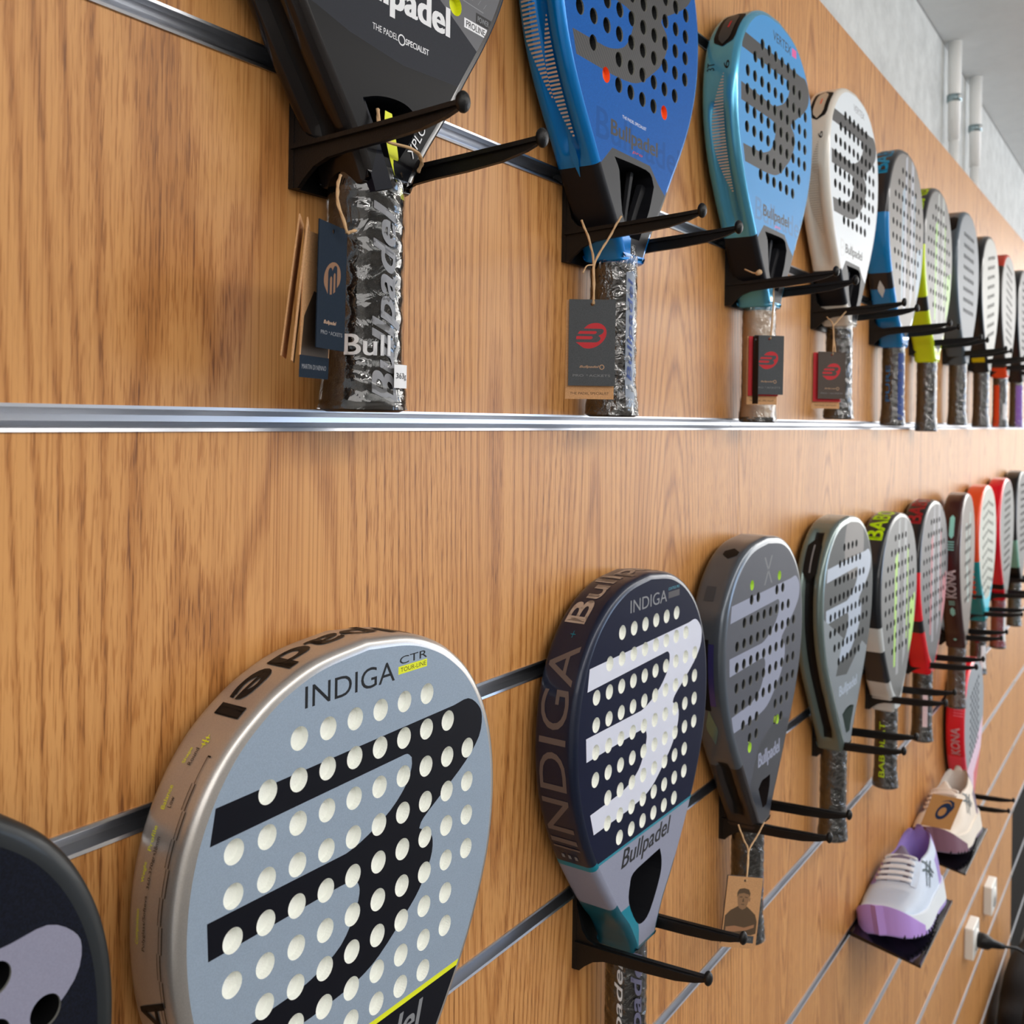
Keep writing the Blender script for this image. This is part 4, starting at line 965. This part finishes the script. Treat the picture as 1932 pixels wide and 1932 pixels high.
# ------------------------------------------------------------------ shoes on black shelves
def shelf(x0, x1, z, label):
    e = empty('shoe_shelf', (x0, 0, z)); tag(e, label, 'shelf', 'black shoe shelves')
    L_ = x1 - x0; AC = M('black_acrylic', (9, 9, 16), .12, 0, .6)
    prism('tray', [(.004, .004), (-.006, .003), (-.106, -.018), (-.106, -.021), (-.004, -.003), (.004, .0)], 0, L_, 'x', AC, e)
    box('front_lip', (0, -.108, -.0215), (L_, -.1055, -.0165), AC, e, bev=.0005)
    return e
SH = {}
def shoe(name, label, x0, z, upper, lining, toe, midsole, accent, lace, tongue, stripe, length=.262):
    root = empty(name, (x0, -.049, z), rot=(math.radians(-11), math.radians(4), math.radians(-4))); tag(root, label, 'shoe')
    key = [  # s, half width, sole lift, vamp height, collar height (0 = closed)
        (0.0, .005, .020, .028, 0), (.008, .015, .019, .032, 0), (.03, .027, .016, .040, 0), (.08, .037, .012, .047, 0), (.16, .042, .008, .053, 0), (.26, .047, .005, .061, 0),
        (.36, .047, .004, .071, 0), (.46, .044, .004, .083, 0), (.54, .041, .004, .094, 0), (.60, .039, .004, .100, .55), (.68, .037, .004, .100, 1),
        (.78, .036, .004, .102, 1), (.87, .034, .004, .112, 1), (.94, .029, .005, .122, 1), (.985, .020, .007, .126, .6), (1.0, .012, .009, .118, 0)]
    cm = catmull([(k[0], k[1], k[2]) for k in key], 4); ch = catmull([(k[0], k[3], k[4]) for k in key], 4)
    Q = 22; V = []; FC = []; MI = []
    ST = .030
    n = len(cm)
    def sole_top(s_, side): return ST + .010 * max(0, 1 - s_ / .18) + .006 * max(0, (s_ - .7) / .3)
    for i in range(n):
        s_, hw, lift = cm[i]; ht, op = ch[i].y, max(0, min(1, ch[i].z)); x = s_ * length
        for k in range(Q + 1):
            a = PI * k / Q; c = math.cos(a); sn = math.sin(a)
            y = hw * math.copysign(abs(c) ** .72, c); zb = sole_top(s_, 1) + lift * .6
            zz = zb + (ht + lift * .3 - zb) * abs(sn) ** .62
            if op > 0:
                m_ = abs(c)                                  # 0 at centre, 1 at the side
                if m_ < .62:
                    dep = (1 - (m_ / .62) ** 3) * op; zz = zz * (1 - dep) + (.040) * dep; y = y * (1 + .25 * (1 - m_ / .62) * (m_ > .05))
            V.append((x, y, zz))
    for i in range(n - 1):
        s_ = cm[i].x; op = max(ch[i].z, ch[i + 1].z)
        for k in range(Q):
            a = i * (Q + 1) + k; FC.append((a, a + 1, a + Q + 2, a + Q + 1))
            c = abs(math.cos(PI * (k + .5) / Q)); mi = 0
            if op > .3 and c < .62: mi = 1
            if s_ > .80 and c > .93: mi = 2
            if s_ > .90: mi = 2 if c >= .62 else 1
            MI.append(mi)
    FC.append(tuple(range(Q + 1))[::-1]); MI.append(0); FC.append(tuple(range((n - 1) * (Q + 1), n * (Q + 1)))); MI.append(2)
    mesh('upper', V, FC, [upper, lining, accent], root, MI, smooth=True)
    # midsole and toe bumper
    def soleband(nm, s0, s1, z0, z1, grow, m, both=True):
        pts = []; idx = [i for i in range(n) if s0 - 1e-6 <= cm[i].x <= s1 + 1e-6]
        V = []; FC = []
        ring = [(cm[i].x * length, -cm[i].y - grow, cm[i].x, cm[i].z) for i in idx] + [(cm[i].x * length + (grow if cm[i].x > .99 else 0), cm[i].y + grow, cm[i].x, cm[i].z) for i in idx[::-1]]
        if s0 <= 0: ring = [(-grow * 1.2, 0, 0, cm[0].z)] + ring
        N = len(ring)
        for zt in (0, 1):
            for x, y, s_, lf in ring: V.append((x, y, (z0(s_) if zt == 0 else z1(s_)) + lf * (.9 if zt == 0 else .6)))
        FC = [(i, (i + 1) % N, N + (i + 1) % N, N + i) for i in range(N)] + [tuple(range(N))[::-1], tuple(range(N, 2 * N))]
        return mesh(nm, V, FC, m, root)
    soleband('midsole', 0, 1, lambda s_: .004, lambda s_: sole_top(s_, 1) + .001, .0035, midsole)
    soleband('outsole', 0, 1, lambda s_: -.002, lambda s_: .006, .0030, accent)
    soleband('toe_bumper', 0, .24, lambda s_: .0, lambda s_: sole_top(s_, 1) + .008 - s_ * .10, .0048, toe)
    for p in root.children[-1].data.polygons[:-2]: p.use_smooth = True
    # tread notches under the toe
    bm = bmesh.new()
    for i in range(12):
        f = .04 + i * .05; j = min(range(n), key=lambda q: abs(cm[q].x - f)); x = cm[j].x * length
        bmesh.ops.create_cube(bm, size=1, matrix=Matrix.Translation((x, -cm[j].y - .0025, .000 + cm[j].z * .9)) @ Matrix.Diagonal((.0025, .005, .006, 1)))
    bmobj('tread', bm, BLKD, root)['kind'] = 'stuff'
    def sp(s_, a, lift=.001):
        f = s_ * (n - 1) ; 
        j = max(i for i in range(n) if cm[i].x <= s_ + 1e-9); j = min(j, n - 2); g = (s_ - cm[j].x) / max(1e-6, cm[j + 1].x - cm[j].x)
        q = a * Q; k = min(int(q), Q - 1); h_ = q - k
        v = lambda i, kk: Vector(V0[i * (Q + 1) + kk])
        p = (v(j, k).lerp(v(j, k + 1), h_)).lerp(v(j + 1, k).lerp(v(j + 1, k + 1), h_), g)
        nr = (v(j, k + 1) - v(j, k)).cross(v(j + 1, k) - v(j, k)).normalized()
        if nr.z < 0 and abs(p.y) < .02 or nr.dot(Vector((0, p.y, .05))) < 0: nr = -nr
        return p + nr * lift
    V0 = V
    def strip(nm, pts, wd, m, lift=.0012):
        P_ = [Vector(p) for p in pts]; VV = []; c = []
        for i, p in enumerate(P_):
            t = (P_[min(i + 1, len(P_) - 1)] - P_[max(i - 1, 0)]).normalized(); nr = Vector((-t.y, t.x))
            for sg in (-1, 1): q = p + nr * wd * sg; VV.append(sp(min(.99, max(0.01, q.x)), min(.999, max(.001, q.y)), lift))
        return mesh(nm, VV, [(2 * i, 2 * i + 1, 2 * i + 3, 2 * i + 2) for i in range(len(P_) - 1)], m, root)
    L2 = lambda a, b, k=6: [Vector(a).lerp(Vector(b), i / k) for i in range(k + 1)]
    # laces zigzag over the vamp, eyelet rows
    for i in range(5):
        s_ = .36 + .048 * i
        for d in (-.012, .014):
            tube('lace', [sp(s_ + (d if q in (0,) else -d) * .6, .5 - .16 + .32 * q / 8, .0028 + .001 * (d > 0)) for q in range(9)], .0022, lace, root, seg=6)
    strip('tongue_panel', L2((.35, .5), (.58, .5), 8), .11, tongue, .0012)
    V = []; NU, NV = 8, 10                                   # tongue: a curved padded flap
    for side in (0, 1):
        for i in range(NU + 1):
            f = i / NU; x = (.52 + .10 * f) * length; z = .088 + .026 * f - .004 * f * f
            for k in range(NV + 1):
                g = (k / NV - .5) * 2; ww = .022 * (1 - .35 * max(0, f - .7) / .3) * math.sqrt(max(.05, 1 - .25 * f))
                V.append((x - (.004 if side == 0 else -.002) - .010 * g * g, g * ww, z - .010 * g * g - .010 * f * f * g * g - (.0 if side == 0 else .003)))
    M1 = (NU + 1) * (NV + 1); FC = []
    for i in range(NU):
        for k in range(NV):
            a = i * (NV + 1) + k; FC += [(a, a + 1, a + NV + 2, a + NV + 1), (M1 + a, M1 + a + NV + 1, M1 + a + NV + 2, M1 + a + 1)]
    for k in range(NV): a = NU * (NV + 1) + k; FC.append((a, a + 1, M1 + a + 1, M1 + a))
    for i in range(NU):
        for k in (0, NV): a = i * (NV + 1) + k; FC.append((a, a + NV + 1, M1 + a + NV + 1, M1 + a))
    mesh('tongue', V, FC, tongue, root, smooth=True)
    tube('lace', [sp(.57, .40, .004), sp(.60, .36, .006), sp(.66, .34, .007)], .0022, lace, root, seg=6)
    for a in (.30, .70):
        strip('eyestay', L2((.33, a), (.56, a), 8), .045, upper if a > .5 else accent, .0014)
    if stripe:
        for a, b in (((.52, .78), (.66, .93)), ((.58, .74), (.70, .92)), ((.47, .90), (.66, .79)), ((.53, .95), (.72, .82))): strip('side_stripe', L2(a, b, 8), .0085, stripe, .0016)
    for i in range(9):
        strip('vamp_ridge', [(.13 + .018 * i, .30 + .4 * q / 8) for q in range(9)], .0022, upper, .0009)
    return root
shelf(1.602, 1.853, -.8015, 'black shelf under the white and lavender shoe'); shelf(1.978, 2.225, -.8015, 'black shelf under the cream shoe')
WL = M('white_blue_mesh', (206, 218, 236), .7, bump=.3, bscale=600); LAVL = M('lavender_lining', (150, 128, 204), .8); LAVT = M('lavender_rubber', (184, 148, 222), .5)
shoe('tennis_shoe', 'white sports shoe with lavender toe and dark side stripes, on the left shelf', 1.614, -.812, WL, LAVL, LAVT, M('white_midsole', (228, 234, 240), .5), M('lavender_outsole', (160, 140, 206), .5), M('white_lace', (232, 234, 240), .8), M('grey_tongue', (128, 118, 142), .8), M('dark_teal_stripe', (34, 62, 70), .5))
CRM = M('cream_mesh', (232, 220, 206), .7, bump=.3, bscale=600)
s2 = shoe('tennis_shoe', 'cream sports shoe with mauve sole and a kraft card tied on, on the right shelf', 1.985, -.812, CRM, M('grey_beige_lining', (206, 198, 192), .8), M('mauve_rubber', (128, 92, 108), .5), M('cream_midsole', (238, 228, 214), .5), M('mauve_outsole', (122, 104, 124), .5), M('cream_lace', (238, 224, 214), .8), M('cream_tongue', (226, 214, 202), .8), M('dark_teal_stripe', (34, 62, 70), .5))
o = P(1789, 1503, .096); e = empty('shoe_card', o); tag(e, 'kraft card with a dark blue swirl emblem, hung on the cream shoe', 'tag')
spiral = [(.0095 * math.cos(a) * .92, .0125 * math.sin(a)) for a in [2 * PI * i / 30 for i in range(30)]]
hole_ = [(-.0010 + .0052 * math.cos(a) * .9, -.0010 + .0066 * math.sin(a)) for a in [2 * PI * i / 24 for i in range(24)]]
tail = [(-.010, .012), (-.005, .0155), (.001, .0172), (.007, .0150), (.0105, .0080), (.0095, .0010), (.0070, .0030), (.0068, .0090), (.0030, .0135), (-.001, .0150), (-.005, .0140)]
sh_ = lambda l: [(x * 1.4 + .002 + y * .25, y * 1.4 - .030) for x, y in l]
card(e, 'card', M('kraft_orange_card', (206, 148, 88), .75, speck=.08), (0, 0, 0), tuple(Vector((.62, -.74, -.20))), (-.42, .10, 1), .056, .064, hole=False, layers=[('emblem', M('ink_blue', (34, 52, 84), .6), [sh_(spiral), sh_(hole_)]), ('emblem_tail', M('ink_blue', (34, 52, 84), .6), [sh_(tail)])])

# ------------------------------------------------------------------ sockets, plug, cable, bag
SW = M('socket_white', (240, 240, 236), .35)
for i, (x, z, lab) in enumerate(((2.642, -1.302, 'white wall socket with the black plug in it'), (2.925, -1.308, 'white wall socket without a plug, farther right'))):
    e = empty('wall_socket', (x + .04, 0, z)); tag(e, lab, 'socket', 'white wall sockets')
    box('housing', (-.04, -.022, 0), (.04, 0, .076), SW, e, bev=.003)
    tube('socket_ring', [(0, -.0215, .038), (0, -.0245, .038)], [.026, .025], SW, e, seg=28)
    if i:
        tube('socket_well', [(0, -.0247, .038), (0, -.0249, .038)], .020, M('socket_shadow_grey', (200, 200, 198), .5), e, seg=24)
        for dx in (-.0095, .0095): tube('pin_hole', [(dx, -.0249, .038), (dx, -.0251, .038)], .0025, BLKD, e, seg=10)
e = empty('plug_with_cable', (2.682, -.026, -1.264)); tag(e, 'black mains plug and cable in the left white socket', 'plug')
tube('plug', [(0, 0, 0), (0, -.010, 0), (.003, -.022, -.002), (.006, -.030, -.003), (.012, -.044, -.006), (.018, -.056, -.008)], [.018, .0185, .017, .011, .0085, .006], BLKP, e, seg=20)
tube('cable', catmull([(.018, -.056, -.008), (.05, -.085, -.02), (.11, -.10, -.075), (.15, -.09, -.20), (.155, -.07, -.36), (.158, -.05, -.515)], 6), .0034, BLKP, e, seg=8)
e = empty('black_bag', (3.16, -.10, -1.78)); tag(e, 'black fabric bag standing by the wall at the bottom right corner', 'bag')
bm = bmesh.new(); bmesh.ops.create_uvsphere(bm, u_segments=36, v_segments=22, radius=1)
for v in bm.verts:
    c = v.co; r = 1 + .05 * math.sin(7 * c.x + 3 * c.z) + .04 * math.sin(11 * c.z + 5 * c.y)
    f = lambda t, k: math.copysign(abs(t) ** k, t)
    v.co = Vector((f(c.x, .6) * .30 * r, f(c.y, .7) * .075 * r, (.14 + f(c.z, .6) * .135 * r)))
BG_ = M('black_fabric', (20, 20, 23), .85, bump=.8, bscale=180)
bmobj('body', bm, BG_, e, smooth=True)
tube('handle', catmull([(-.06, -.03, .26), (-.05, -.05, .33), (.03, -.05, .35), (.08, -.03, .26)], 6), .008, BG_, e, seg=8)
